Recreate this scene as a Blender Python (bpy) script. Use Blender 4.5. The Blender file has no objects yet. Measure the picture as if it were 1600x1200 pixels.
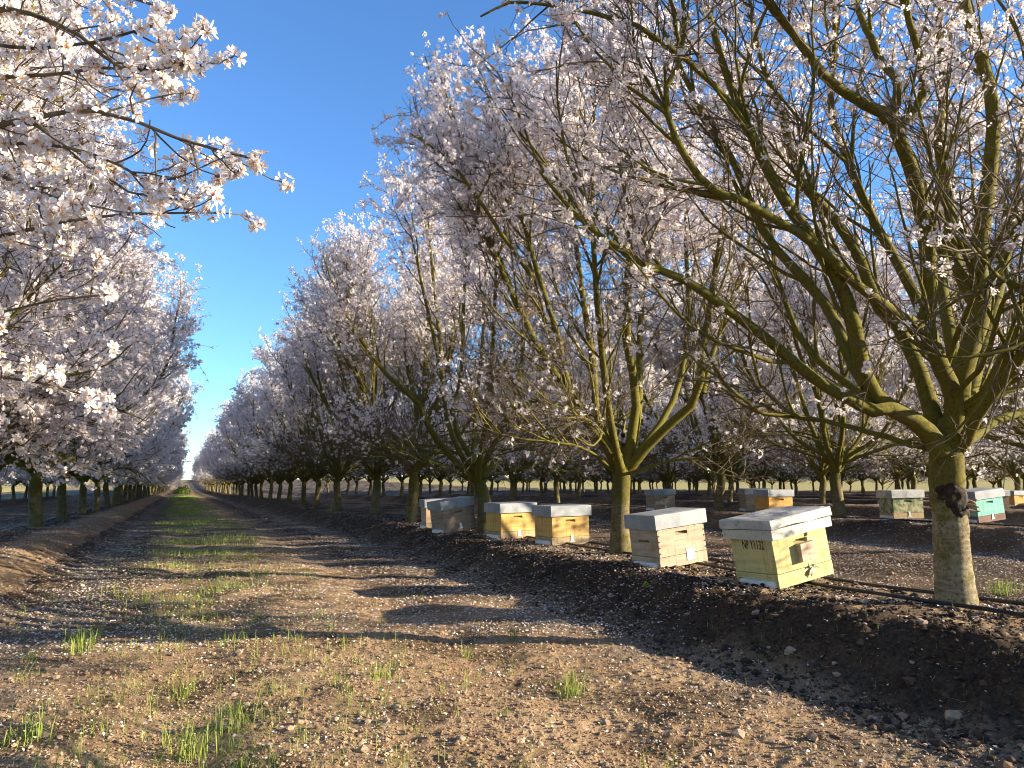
import bpy, math, random
import numpy as np
from mathutils import Vector, Matrix

random.seed(7)
RNG = np.random.default_rng(11)
scene = bpy.context.scene
C = scene.collection
R_ = math.radians

# ------------------------------------------------------------------ camera model
CAM = np.array([0.0, 0.0, 0.85])
BEAR, PITCH, FPX = R_(23.1), R_(7.2), 1202.0
FW = np.array([math.sin(BEAR)*math.cos(PITCH), math.cos(BEAR)*math.cos(PITCH), math.sin(PITCH)])
RT = np.array([math.cos(BEAR), -math.sin(BEAR), 0.0])
UP = np.cross(RT, FW)

def P(px, py, d):
    """world point seen at photo pixel (1600x1200) at depth d along the view axis"""
    return CAM + FW*d + RT*((px-800)/FPX*d) + UP*((600-py)/FPX*d)

def smooth(a, b, x):
    t = np.clip((x-a)/(b-a), 0, 1)
    return t*t*(3-2*t)

# ------------------------------------------------------------------ noise
def _hash(ix, iy, s):
    h = (ix.astype(np.int64)*374761393 + iy.astype(np.int64)*668265263 + s*974634777) & 0x7fffffff
    h = ((h ^ (h >> 13))*1274126177) & 0x7fffffff
    h = h ^ (h >> 16)
    return (h & 0xffff)/65535.0
def vnoise(x, y, s=0):
    ix, iy = np.floor(x), np.floor(y)
    fx, fy = x-ix, y-iy
    ux, uy = fx*fx*(3-2*fx), fy*fy*(3-2*fy)
    a, b = _hash(ix, iy, s), _hash(ix+1, iy, s)
    c, d = _hash(ix, iy+1, s), _hash(ix+1, iy+1, s)
    return (a*(1-ux)+b*ux)*(1-uy)+(c*(1-ux)+d*ux)*uy-0.5
def fbm(x, y, f, o, s=0):
    v = 0; a = 1
    for i in range(o):
        v = v + a*vnoise(x*f, y*f, s+i*17); f *= 2.07; a *= 0.5
    return v

# ------------------------------------------------------------------ terrain
ROW0, ROWD = -2.5, 7.1          # first row left of the lane, row spacing
def rowdx(x):
    k = np.clip(np.round((x-ROW0)/ROWD), -4, 9)
    return x-(ROW0+ROWD*k)
def base_z(x, y):
    x = np.asarray(x, float); y = np.asarray(y, float)
    ax = np.abs(rowdx(x)+0.12*fbm(x*0, y, 0.35, 2, 5))
    z = -0.30+np.where((x < 1) & (x > -6), .23, .30)*(1-smooth(0.5, 1.35, ax))
    z = z - 0.03*np.exp(-((x-0.15)/0.3)**2) - 0.03*np.exp(-((x-1.95)/0.3)**2)
    z = z + 0.16*smooth(5.5, 12, x) - np.minimum(0.75, 0.0062*np.maximum(0, y-14))
    far = smooth(68, 76, x)
    z = z + far*0.3 + np.clip(x-78, 0, 150)*0.024 + np.clip(-x-30, 0, 100)*0.02 + np.clip(y-190, 0, 200)*0.012
    return z
def ground_z(x, y):
    x = np.asarray(x, float); y = np.asarray(y, float)
    z = base_z(x, y)
    d = np.hypot(x, y)
    w = 1/(1+(d/25)**2)
    ax = np.abs(rowdx(x))
    bank = np.exp(-((ax-0.95)/0.45)**2)
    z = z + 0.028*fbm(x, y, 0.9, 2, 1) + w*(0.024+np.where(x < 1, .035, .075)*bank)*fbm(x, y, 4.2, 3, 2)
    n = fbm(x, y, 17, 2, 3)
    z = z + w*(0.018+0.04*bank)*np.abs(n)
    return z
def gz(x, y): return float(ground_z(np.array([x]), np.array([y]))[0])
def hit(px, py, lift=0.0):
    """where the sight line through a photo pixel meets the smooth ground"""
    D = FW + RT*((px-800)/FPX) + UP*((600-py)/FPX)
    t = 2.0
    for _ in range(4000):
        p = CAM+D*t
        if p[2] <= float(base_z(p[0], p[1]))+lift: break
        t += 0.02
    return CAM+D*t

# ------------------------------------------------------------------ object helpers
def tag(o, label=None, cat=None, group=None, kind=None):
    if label: o['label'] = label
    if cat: o['category'] = cat
    if group: o['group'] = group
    if kind: o['kind'] = kind
    return o
def empty(name, loc, rz=0.0):
    o = bpy.data.objects.new(name, None); C.objects.link(o)
    o.location = Vector(loc); o.rotation_euler = (0, 0, rz); o.empty_display_size = 0.2
    return o
def link(name, me, mats, parent=None):
    o = bpy.data.objects.new(name, me); C.objects.link(o)
    if len(me.materials) == 0:
        for m in mats: me.materials.append(m)
    if parent: o.parent = parent
    return o
def mk_mesh(name, V, quads=None, tris=None, mq=None, mt=None, smooth_=True):
    me = bpy.data.meshes.new(name)
    V = np.asarray(V, np.float32).reshape(-1, 3)
    quads = np.zeros((0, 4), np.int32) if quads is None else np.asarray(quads, np.int32).reshape(-1, 4)
    tris = np.zeros((0, 3), np.int32) if tris is None else np.asarray(tris, np.int32).reshape(-1, 3)
    nq, nt = len(quads), len(tris)
    me.vertices.add(len(V)); me.vertices.foreach_set('co', V.ravel())
    me.loops.add(nq*4+nt*3)
    me.loops.foreach_set('vertex_index', np.concatenate([quads.ravel(), tris.ravel()]).astype(np.int32))
    me.polygons.add(nq+nt)
    st = np.concatenate([np.arange(nq)*4, nq*4+np.arange(nt)*3]).astype(np.int32)
    me.polygons.foreach_set('loop_start', st)
    try: me.polygons.foreach_set('loop_total', np.concatenate([np.full(nq, 4), np.full(nt, 3)]).astype(np.int32))
    except Exception: pass
    mi = np.concatenate([np.zeros(nq) if mq is None else mq, np.zeros(nt) if mt is None else mt]).astype(np.int32)
    me.polygons.foreach_set('material_index', mi)
    me.polygons.foreach_set('use_smooth', np.full(nq+nt, bool(smooth_)))
    me.update(calc_edges=True)
    return me

class Acc:
    """collects vertices, quads and tris with material numbers"""
    def __init__(s): s.V, s.Q, s.T, s.MQ, s.MT, s.n = [], [], [], [], [], 0
    def add(s, V, Q=None, T=None, m=0):
        V = np.asarray(V, float).reshape(-1, 3)
        if Q is not None and len(Q):
            Q = np.asarray(Q).reshape(-1, 4)+s.n; s.Q.append(Q); s.MQ.append(np.full(len(Q), m))
        if T is not None and len(T):
            T = np.asarray(T).reshape(-1, 3)+s.n; s.T.append(T); s.MT.append(np.full(len(T), m))
        s.V.append(V); s.n += len(V)
    def mesh(s, name, smooth_=True):
        c = lambda L: np.concatenate(L) if L else None
        return mk_mesh(name, c(s.V), c(s.Q), c(s.T), c(s.MQ), c(s.MT), smooth_)
    def box(s, x0, x1, y0, y1, z0, z1, m=0, jit=0.0):
        V = np.array([[x, y, z] for z in (z0, z1) for y in (y0, y1) for x in (x0, x1)], float)
        if jit: V = V+RNG.uniform(-jit, jit, V.shape)
        s.add(V, [[0, 2, 3, 1], [4, 5, 7, 6], [0, 1, 5, 4], [2, 6, 7, 3], [0, 4, 6, 2], [1, 3, 7, 5]], None, m)
    def tubes(s, pts, rad, k, m=0, bump=0.0, cap=False):
        """pts (m,n,3), rad (m,n): a batch of tubes"""
        pts = np.asarray(pts, float); rad = np.asarray(rad, float)
        if pts.ndim == 2: pts, rad = pts[None], rad[None]
        M, n, _ = pts.shape
        if M == 0: return
        t = np.empty_like(pts)
        t[:, 1:-1] = pts[:, 2:]-pts[:, :-2]; t[:, 0] = pts[:, 1]-pts[:, 0]; t[:, -1] = pts[:, -1]-pts[:, -2]
        t /= np.linalg.norm(t, axis=2, keepdims=True)+1e-9
        mean = np.abs(t.mean(1)); ref = np.eye(3)[np.argmin(mean, axis=1)]
        a = np.cross(t, ref[:, None, :]); a /= np.linalg.norm(a, axis=2, keepdims=True)+1e-9
        b = np.cross(t, a)
        th = np.arange(k)/k*2*math.pi
        rr = rad[:, :, None]*np.ones((1, 1, k))
        if bump: rr = rr*(1+RNG.normal(0, bump, rr.shape))
        V = pts[:, :, None, :]+rr[..., None]*(np.cos(th)[None, None, :, None]*a[:, :, None, :]+np.sin(th)[None, None, :, None]*b[:, :, None, :])
        idx = np.arange(M*n*k).reshape(M, n, k)
        nx = np.roll(idx, -1, axis=2)
        Q = np.stack([idx[:, :-1], nx[:, :-1], nx[:, 1:], idx[:, 1:]], -1).reshape(-1, 4)
        T = None
        VV = V.reshape(-1, 3)
        if cap:
            tip = pts[:, -1]+t[:, -1]*rad[:, -1:]*0.6
            ti = M*n*k+np.arange(M)
            VV = np.concatenate([VV, tip])
            T = np.stack([idx[:, -1], nx[:, -1], np.repeat(ti[:, None], k, 1)], -1).reshape(-1, 3)
        s.add(VV, Q, T, m)

# ------------------------------------------------------------------ materials
def mat(name):
    m = bpy.data.materials.new(name); m.use_nodes = True
    nt = m.node_tree; nt.nodes.clear()
    out = nt.nodes.new('ShaderNodeOutputMaterial')
    return m, nt, out
def N(nt, typ, **kw):
    n = nt.nodes.new(typ)
    for k, v in kw.items():
        if k.startswith('i_'):
            n.inputs[int(k[2:]) if k[2:].isdigit() else k[2:].replace('_', ' ')].default_value = v
        else: setattr(n, k, v)
    return n
def ramp(nt, fac, stops):
    r = nt.nodes.new('ShaderNodeValToRGB')
    e = r.color_ramp.elements
    while len(e) < len(stops): e.new(0.5)
    for q, (p, c) in zip(e, stops):
        q.position = p; q.color = (*c, 1) if len(c) == 3 else c
    nt.links.new(fac, r.inputs['Fac'])
    return r.outputs['Color']
def noise(nt, vec, scale, detail=4, rough=0.55, dist=0.0):
    n = nt.nodes.new('ShaderNodeTexNoise')
    n.inputs['Scale'].default_value = scale; n.inputs['Detail'].default_value = detail
    n.inputs['Roughness'].default_value = rough; n.inputs['Distortion'].default_value = dist
    if vec is not None: nt.links.new(vec, n.inputs['Vector'])
    return n.outputs['Fac']
def mix(nt, fac, a, b, blend='MIX'):
    n = nt.nodes.new('ShaderNodeMix'); n.data_type = 'RGBA'; n.blend_type = blend
    for v, i in ((fac, 0), (a, 6), (b, 7)):
        if hasattr(v, 'is_linked'): nt.links.new(v, n.inputs[i])
        elif i == 0: n.inputs[0].default_value = v
        else: n.inputs[i].default_value = (*v, 1)
    return n.outputs[2]
def coords(nt, scale=None, which='Object'):
    tc = nt.nodes.new('ShaderNodeTexCoord')
    v = tc.outputs[which]
    if scale:
        mp = nt.nodes.new('ShaderNodeMapping'); mp.inputs['Scale'].default_value = scale
        nt.links.new(v, mp.inputs['Vector']); v = mp.outputs['Vector']
    return v
def principled(nt, out, col, rough=0.8, bump=None, bs=0.3, bd=0.01, spec=0.3, metal=0.0):
    b = nt.nodes.new('ShaderNodeBsdfPrincipled')
    if hasattr(col, 'is_linked'): nt.links.new(col, b.inputs['Base Color'])
    else: b.inputs['Base Color'].default_value = (*col, 1)
    if hasattr(rough, 'is_linked'): nt.links.new(rough, b.inputs['Roughness'])
    else: b.inputs['Roughness'].default_value = rough
    b.inputs['Specular IOR Level'].default_value = spec
    b.inputs['Metallic'].default_value = metal
    if bump is not None:
        n = nt.nodes.new('ShaderNodeBump'); n.inputs['Strength'].default_value = bs; n.inputs['Distance'].default_value = bd
        nt.links.new(bump, n.inputs['Height']); nt.links.new(n.outputs['Normal'], b.inputs['Normal'])
    nt.links.new(b.outputs[0], out.inputs['Surface'])
    return b

def bark_material(name, moss=0.6, light=(0.30, 0.25, 0.13), mossc=(0.20, 0.18, 0.03), grade=False):
    m, nt, out = mat(name)
    v = coords(nt)
    n1 = noise(nt, v, 9, 5, 0.6); n2 = noise(nt, v, 45, 5, 0.7)
    vs = coords(nt, (1, 1, 4.5)); n3 = noise(nt, vs, 5, 6, 0.68, 0.8)
    barkc = ramp(nt, n3, [(0.26, (0.05, 0.036, 0.022)), (0.36, (0.15, 0.115, 0.065)), (0.6, light)])
    if grade:            # more moss towards the fork
        sz = nt.nodes.new('ShaderNodeSeparateXYZ'); nt.links.new(v, sz.inputs[0])
        mr = N(nt, 'ShaderNodeMapRange'); nt.links.new(sz.outputs['Z'], mr.inputs[0])
        for k, q in zip((1, 2, 3, 4), (.55, 1.12, 0.0, .42)): mr.inputs[k].default_value = q
        ad = N(nt, 'ShaderNodeMath', operation='ADD'); nt.links.new(n1, ad.inputs[0]); nt.links.new(mr.outputs[0], ad.inputs[1]); n1 = ad.outputs[0]
    mossm = ramp(nt, n1, [(0.62-moss*0.5, (0, 0, 0)), (0.82-moss*0.5, (1, 1, 1))])
    mc = mix(nt, n2, mossc, tuple(c*0.55 for c in mossc))
    c = mix(nt, mossm, barkc, mc)
    dk = ramp(nt, n2, [(0.32, (0.35, 0.32, 0.3)), (0.5, (1, 1, 1))])
    c = mix(nt, 1.0, c, dk, 'MULTIPLY')
    h = mix(nt, 0.5, n2, n3)
    principled(nt, out, c, 0.9, h, 0.7, 0.012, 0.15)
    return m
M_TRUNK = bark_material('trunk_bark', 0.35, (0.19, 0.155, 0.08), (0.14, 0.12, 0.024), True)
M_LIMB = bark_material('mossy_limb_bark', 0.75, (0.14, 0.115, 0.055), (0.175, 0.152, 0.024))

m, nt, out = mat('twig_bark'); M_TWIG = m
n1 = noise(nt, coords(nt), 14, 3)
principled(nt, out, ramp(nt, n1, [(0.35, (0.075, 0.055, 0.036)), (0.65, (0.21, 0.165, 0.10))]), 0.85, spec=0.15)

def petal_material(name, c0, c1, trans=0.35):
    m, nt, out = mat(name)
    info = nt.nodes.new('ShaderNodeNewGeometry')
    c = ramp(nt, info.outputs['Random Per Island'], [(0.0, c0), (1.0, c1)])
    d = nt.nodes.new('ShaderNodeBsdfDiffuse'); t = nt.nodes.new('ShaderNodeBsdfTranslucent')
    nt.links.new(c, d.inputs[0]); nt.links.new(c, t.inputs[0])
    mx = nt.nodes.new('ShaderNodeMixShader'); mx.inputs[0].default_value = trans
    nt.links.new(d.outputs[0], mx.inputs[1]); nt.links.new(t.outputs[0], mx.inputs[2])
    nt.links.new(mx.outputs[0], out.inputs['Surface'])
    return m
M_PETAL = petal_material('blossom_petal', (0.87, 0.81, 0.80), (0.92, 0.89, 0.86), 0.45)
M_HEART = petal_material('blossom_heart', (0.48, 0.20, 0.17), (0.62, 0.34, 0.25), 0.2)
M_STAMEN = petal_material('blossom_stamen', (0.75, 0.52, 0.16), (0.80, 0.62, 0.3), 0.2)
M_FALLEN = petal_material('fallen_petal', (0.62, 0.54, 0.50), (0.86, 0.80, 0.74), 0.2)
M_GRASS = petal_material('grass_blade', (0.17, 0.25, 0.04), (0.38, 0.42, 0.11), 0.35)
M_STRAW = petal_material('dry_straw', (0.26, 0.20, 0.12), (0.45, 0.38, 0.26), 0.1)
M_LEAF = petal_material('bush_leaf', (0.09, 0.14, 0.03), (0.16, 0.21, 0.05), 0.3)
CROWN_MATS = [M_TWIG, M_PETAL, M_HEART, M_STAMEN]

def simple(name, c0, c1, sc=20, rough=0.8, bs=0.4, bd=0.004, spec=0.3, metal=0.0):
    m, nt, out = mat(name)
    v = coords(nt)
    n = noise(nt, v, sc, 5, 0.6)
    principled(nt, out, ramp(nt, n, [(0.3, c0), (0.7, c1)]), rough, n, bs, bd, spec, metal)
    return m
M_PIPE = simple('black_pipe', (0.012, 0.012, 0.012), (0.03, 0.028, 0.026), 8, 0.5)
M_CLOD = simple('soil_clod', (0.18, 0.108, 0.06), (0.45, 0.315, 0.19), 3, 0.95, 0.5)
M_STONE = simple('pale_stone', (0.24, 0.16, 0.10), (0.46, 0.35, 0.24), 18, 0.9, 0.6, 0.006)
M_MULCH = simple('dark_mulch', (0.012, 0.008, 0.006), (0.06, 0.040, 0.027), 2, 0.95)
M_WOUND = simple('dark_wound', (0.008, 0.006, 0.005), (0.06, 0.038, 0.022), 22, 0.85, 0.8, 0.01)
M_RAW = simple('torn_wood', (0.22, 0.13, 0.07), (0.45, 0.33, 0.2), 40, 0.9, 0.8, 0.01)
M_WHITE = simple('white_strip', (0.62, 0.63, 0.62), (0.78, 0.78, 0.76), 15, 0.6)
M_INK = simple('black_ink', (0.006, 0.006, 0.006), (0.02, 0.02, 0.02), 60, 0.8)
M_PLATE = simple('pale_metal_plate', (0.45, 0.46, 0.46), (0.66, 0.66, 0.64), 20, 0.5)

def lid_material(name, a, b, rust=(0.25, 0.2, 0.14)):
    m, nt, out = mat(name)
    v = coords(nt, (1, 1, 1))
    n1 = noise(nt, v, 5, 5, 0.6); n2 = noise(nt, v, 38, 4, 0.65)
    c = ramp(nt, n1, [(0.3, a), (0.68, b)])
    sp = ramp(nt, n2, [(0.54, (0, 0, 0)), (0.70, (1, 1, 1))])
    sp2 = mix(nt, 0.6, (0, 0, 0), sp)
    c = mix(nt, sp2, c, rust)
    principled(nt, out, c, 0.62, n2, 0.25, 0.004, 0.3)
    return m
M_LID = lid_material('zinc_lid', (0.22, 0.24, 0.25), (0.36, 0.37, 0.365))
M_LID_OLD = lid_material('peeling_white_lid', (0.28, 0.28, 0.27), (0.60, 0.58, 0.52), (0.16, 0.145, 0.12))

def wood_material(name, a, b, dark, patch=None, seed=0.0, ps=(0.44, 0.58)):
    """boards running along X; grain as stretched noise, board joints every 12 cm"""
    m, nt, out = mat(name)
    tc = coords(nt)
    mp = nt.nodes.new('ShaderNodeMapping'); mp.inputs['Location'].default_value = (seed, seed*0.7, seed*1.3)
    mp.inputs['Scale'].default_value = (1.6, 1.6, 16)
    nt.links.new(tc, mp.inputs['Vector'])
    g = noise(nt, mp.outputs[0], 2.2, 5, 0.6, 0.6)
    c = ramp(nt, g, [(0.16, dark), (0.36, a), (0.66, b)])
    mp2 = nt.nodes.new('ShaderNodeMapping'); mp2.inputs['Location'].default_value = (seed+3, seed, 0)
    nt.links.new(tc, mp2.inputs['Vector'])
    n2 = noise(nt, mp2.outputs[0], 7, 4, 0.6)
    st = ramp(nt, n2, [(0.22, (0.7, 0.66, 0.62)), (0.45, (1, 1, 1))])
    c = mix(nt, 1.0, c, st, 'MULTIPLY')
    if patch:
        n3 = noise(nt, mp2.outputs[0], 9, 5, 0.7)
        c = mix(nt, ramp(nt, n3, [(ps[0], (0, 0, 0)), (ps[1], (1, 1, 1))]), c, patch)
    mp3 = nt.nodes.new('ShaderNodeMapping'); mp3.inputs['Location'].default_value = (seed*2, seed+1, seed); mp3.inputs['Scale'].default_value = (30, 30, 3)
    nt.links.new(tc, mp3.inputs['Vector'])
    n4 = noise(nt, mp3.outputs[0], 1.0, 4, 0.6); n5 = noise(nt, mp2.outputs[0], 26, 4, 0.7)
    c = mix(nt, 1.0, c, ramp(nt, n4, [(0.30, (0.72, 0.66, 0.58)), (0.48, (1, 1, 1))]), 'MULTIPLY')
    c = mix(nt, ramp(nt, n5, [(0.66, (0, 0, 0)), (0.74, (.7, .7, .7))]), c, (0.16, 0.11, 0.07))
    sx = nt.nodes.new('ShaderNodeSeparateXYZ'); nt.links.new(tc, sx.inputs[0])
    f = N(nt, 'ShaderNodeMath', operation='MODULO'); nt.links.new(sx.outputs['Z'], f.inputs[0]); f.inputs[1].default_value = 0.121
    l = N(nt, 'ShaderNodeMath', operation='LESS_THAN'); nt.links.new(f.outputs[0], l.inputs[0]); l.inputs[1].default_value = 0.0016
    lf = N(nt, 'ShaderNodeMath', operation='MULTIPLY'); nt.links.new(l.outputs[0], lf.inputs[0]); lf.inputs[1].default_value = 0.55
    c = mix(nt, lf.outputs[0], c, tuple(x*0.4 for x in dark))
    principled(nt, out, c, 0.75, g, 0.35, 0.004, 0.25)
    return m
WOODS = {
 'yellow': wood_material('yellow_paint', (0.46, 0.39, 0.155), (0.57, 0.50, 0.225), (0.33, 0.26, 0.10), seed=1.0),
 'weathered': wood_material('weathered_wood', (0.34, 0.255, 0.165), (0.47, 0.375, 0.26), (0.20, 0.15, 0.10), seed=2.0),
 'gold': wood_material('golden_pine', (0.52, 0.315, 0.085), (0.62, 0.41, 0.13), (0.40, 0.22, 0.05), seed=3.0),
 'gold2': wood_material('golden_pine_spotted', (0.54, 0.32, 0.09), (0.62, 0.40, 0.14), (0.36, 0.2, 0.05), seed=4.7),
 'greybrown': wood_material('grey_brown_wood', (0.27, 0.20, 0.14), (0.38, 0.29, 0.20), (0.15, 0.11, 0.08), seed=5.0),
 'peach': wood_material('peach_wood', (0.50, 0.33, 0.19), (0.60, 0.42, 0.26), (0.36, 0.23, 0.13), seed=6.0),
 'camo': wood_material('flaking_green_paint', (0.40, 0.36, 0.19), (0.50, 0.45, 0.27), (0.28, 0.25, 0.14), (0.10, 0.155, 0.065), 7.0),
 'teal': wood_material('teal_paint', (0.16, 0.42, 0.33), (0.22, 0.50, 0.40), (0.10, 0.28, 0.22), seed=8.0),
 'browndark': wood_material('brown_base_wood', (0.16, 0.09, 0.06), (0.24, 0.14, 0.09), (0.09, 0.05, 0.03), seed=9.0),
 'base': wood_material('pale_base_wood', (0.36, 0.26, 0.13), (0.48, 0.36, 0.2), (0.24, 0.17, 0.09), seed=10.0),
 'orange': wood_material('orange_pine', (0.50, 0.27, 0.06), (0.58, 0.33, 0.09), (0.36, 0.18, 0.04), seed=11.0),
}

# ------------------------------------------------------------------ ground sheet
def build_ground():
    a0 = math.degrees(BEAR)
    az = np.concatenate([np.linspace(a0-180, a0-42, 40)[:-1], np.linspace(a0-42, a0+42, 560), np.linspace(a0+42, a0+180, 40)[1:-1]])
    az = np.radians(az)
    rr = np.concatenate([np.linspace(0.35, 2.2, 10)[:-1], np.geomspace(2.2, 60, 560)[:-1], np.geomspace(60, 900, 60)])
    A, Rr = np.meshgrid(az, rr)
    X, Y = Rr*np.sin(A), Rr*np.cos(A)
    Z = ground_z(X, Y)
    nr, na = X.shape
    V = np.stack([X, Y, Z], -1).reshape(-1, 3)
    V = np.concatenate([V, [[0, 0, gz(0, 0)]]])
    i = np.arange(nr*na).reshape(nr, na); j = np.roll(i, -1, 1)
    Q = np.stack([i[:-1], i[1:], j[1:], j[:-1]], -1).reshape(-1, 4)
    T = np.stack([np.full(na, nr*na), i[0], j[0]], -1)
    me = mk_mesh('ground', V, Q, T)
    # what lies where: mulch (dark), grass (green), straw (grey litter), far field
    x, y = V[:, 0], V[:, 1]
    ax = np.abs(rowdx(x)); n = fbm(x, y, 0.8, 3, 41); n2 = fbm(x, y, 2.6, 3, 43)
    mulch = (1-smooth(1.05, 1.75, ax+0.5*n))*0.9
    mulch = np.where((x < -3.4) & (x > -24), np.clip(.7+.5*n2, 0, 1), mulch)
    mulch = np.where((x > 5.2), np.clip(0.75+0.5*n, 0, 1), mulch)
    mulch = np.where((x > 4.2) & (x < 6.6) & (y < 12), mulch*0.35*smooth(-0.4, 0.3, n2+0.3), mulch)
    leftbank = smooth(-2.6, -2.2, x)*(1-smooth(-1.6, -1.0, x))
    mulch = mulch*(1-0.75*leftbank)
    mulch = np.maximum(mulch, 0.6*smooth(0.05, 0.35, n2+0.4*n)*(x > -1.6)*(x < 3.4))
    side = smooth(5.5, 9, y+2*n)*(np.maximum(smooth(1.6, 2.5, x)*(x < 3.6), (1-smooth(-.7, .1, x))*(x > -1.5)))
    mulch = np.maximum(mulch, .9*side*smooth(-.55, .0, n2+.2))
    mulch = np.maximum(mulch, .62*smooth(5, 9, y)*smooth(-.10, .14, n2+.3*n)*(x > -1.6)*(x < 3.4))
    grass = np.exp(-((x-0.45)/0.65)**2)*smooth(7, 20, y)*smooth(-0.35, 0.15, n+0.02*np.minimum(y, 25)-0.25)
    grass = np.maximum(grass, 0.8*(x > 73))
    grass = np.where(x < -12.5, 1.0, grass); mulch = np.where(x < -12.5, mulch*.3, mulch)
    straw = np.exp(-((ax-1.5+0.3*n)/0.33)**2)*smooth(-0.25, 0.25, n2+0.1)
    field = ((x > 73) | (x < -24)).astype(float)
    col = np.stack([mulch, grass, straw, field], -1).astype(np.float32)
    at = me.attributes.new('zone', 'FLOAT_COLOR', 'POINT'); at.data.foreach_set('color', col.ravel())
    m, nt, out = mat('orchard_soil')
    v = coords(nt)
    at = N(nt, 'ShaderNodeAttribute', attribute_name='zone')
    sp = nt.nodes.new('ShaderNodeSeparateColor'); nt.links.new(at.outputs['Color'], sp.inputs[0])
    n1 = noise(nt, v, 2.2, 6, 0.65); n2_ = noise(nt, v, 38, 6, 0.7); n3 = noise(nt, v, 110, 3, 0.6)
    soil = ramp(nt, n1, [(0.3, (0.27, 0.17, 0.09)), (0.7, (0.43, 0.30, 0.17))])
    gr = ramp(nt, n2_, [(0.30, (0.35, 0.33, 0.32)), (0.52, (1, 1, 1)), (0.72, (1.25, 1.2, 1.15))])
    soil = mix(nt, 1.0, soil, gr, 'MULTIPLY')
    mul = ramp(nt, n2_, [(0.3, (0.008, 0.006, 0.005)), (0.55, (0.030, 0.020, 0.014)), (0.75, (0.09, 0.058, 0.036))])
    c = mix(nt, sp.outputs[0], soil, mul)
    str_ = ramp(nt, n3, [(0.35, (0.06, 0.048, 0.036)), (0.6, (0.30, 0.26, 0.2))])
    f = N(nt, 'ShaderNodeMath', operation='MULTIPLY'); nt.links.new(sp.outputs[2], f.inputs[0]); f.inputs[1].default_value = 0.75
    c = mix(nt, f.outputs[0], c, str_)
    gc = ramp(nt, n2_, [(0.3, (0.07, 0.08, 0.025)), (0.7, (0.17, 0.18, 0.06))])
    f2 = N(nt, 'ShaderNodeMath', operation='MULTIPLY'); nt.links.new(sp.outputs[1], f2.inputs[0]); f2.inputs[1].default_value = 0.28
    c = mix(nt, f2.outputs[0], c, gc)
    fc = ramp(nt, n1, [(0.3, (0.32, 0.25, 0.07)), (0.7, (0.46, 0.37, 0.14))])
    c = mix(nt, at.outputs['Alpha'], c, fc)
    h = mix(nt, 0.4, n2_, n3)
    principled(nt, out, c, 0.95, h, 0.8, 0.02, 0.1)
    tag(link('ground', me, [m]), kind='structure')
build_ground()

# ------------------------------------------------------------------ trees
def unit(v): return v/(np.linalg.norm(v, axis=-1, keepdims=True)+1e-9)
def resample(pts, n):
    pts = np.asarray(pts, float)
    # Catmull-Rom through the points, then n samples equally spaced
    q = np.concatenate([[2*pts[0]-pts[1]], pts, [2*pts[-1]-pts[-2]]])
    out = []
    for i in range(1, len(q)-2):
        for t in np.linspace(0, 1, 8, endpoint=False):
            a, b, c, d = q[i-1], q[i], q[i+1], q[i+2]
            out.append(0.5*((2*b)+(-a+c)*t+(2*a-5*b+4*c-d)*t*t+(-a+3*b-3*c+d)*t**3))
    out.append(pts[-1]); out = np.array(out)
    s = np.concatenate([[0], np.cumsum(np.linalg.norm(np.diff(out, axis=0), axis=1))])
    u = np.linspace(0, s[-1], n)
    return np.stack([np.interp(u, s, out[:, k]) for k in range(3)], -1), s[-1]
def grow(rng, P0, D, L, n, up, wander):
    D = unit(np.array(D, float)); p = np.array(P0, float); out = [p]
    for i in range(n):
        D = unit(D+np.array([0, 0, 1.0])*up+rng.normal(0, wander, D.shape))
        p = p+D*(L/n)[:, None]; out.append(p)
    return np.stack(out, 1)
def spawn(rng, pts, L, spacing, tmin, ang, outbias, tmax=1.0):
    """child positions and directions along a batch of polylines"""
    M, n, _ = pts.shape
    cnt = rng.poisson(np.maximum(0.2, L*(tmax-tmin)/spacing))
    idx = np.repeat(np.arange(M), cnt)
    if len(idx) == 0: return np.zeros((0, 3)), np.zeros((0, 3)), idx, np.zeros(0)
    t = rng.uniform(tmin, tmax, len(idx))
    f = t*(n-1); i = np.minimum(f.astype(int), n-2); w = (f-i)[:, None]
    p = pts[idx, i]*(1-w)+pts[idx, i+1]*w
    tg = unit(pts[idx, i+1]-pts[idx, i])
    r = rng.normal(0, 1, tg.shape)+outbias*unit(p*np.array([1, 1, 0.0]))
    r = unit(r-tg*np.sum(r*tg, 1, keepdims=True))
    a = rng.normal(ang, 0.2, len(idx))[:, None]
    return p, np.cos(a)*tg+np.sin(a)*r, idx, t
ENV_Z = [0.7, 1.1, 1.6, 2.3, 3.2, 4.2, 5.0, 5.6, 6.2, 6.7]
ENV_R = [1.7, 2.1, 2.5, 2.8, 3.0, 3.0, 2.8, 2.5, 2.0, 1.1]

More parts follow.
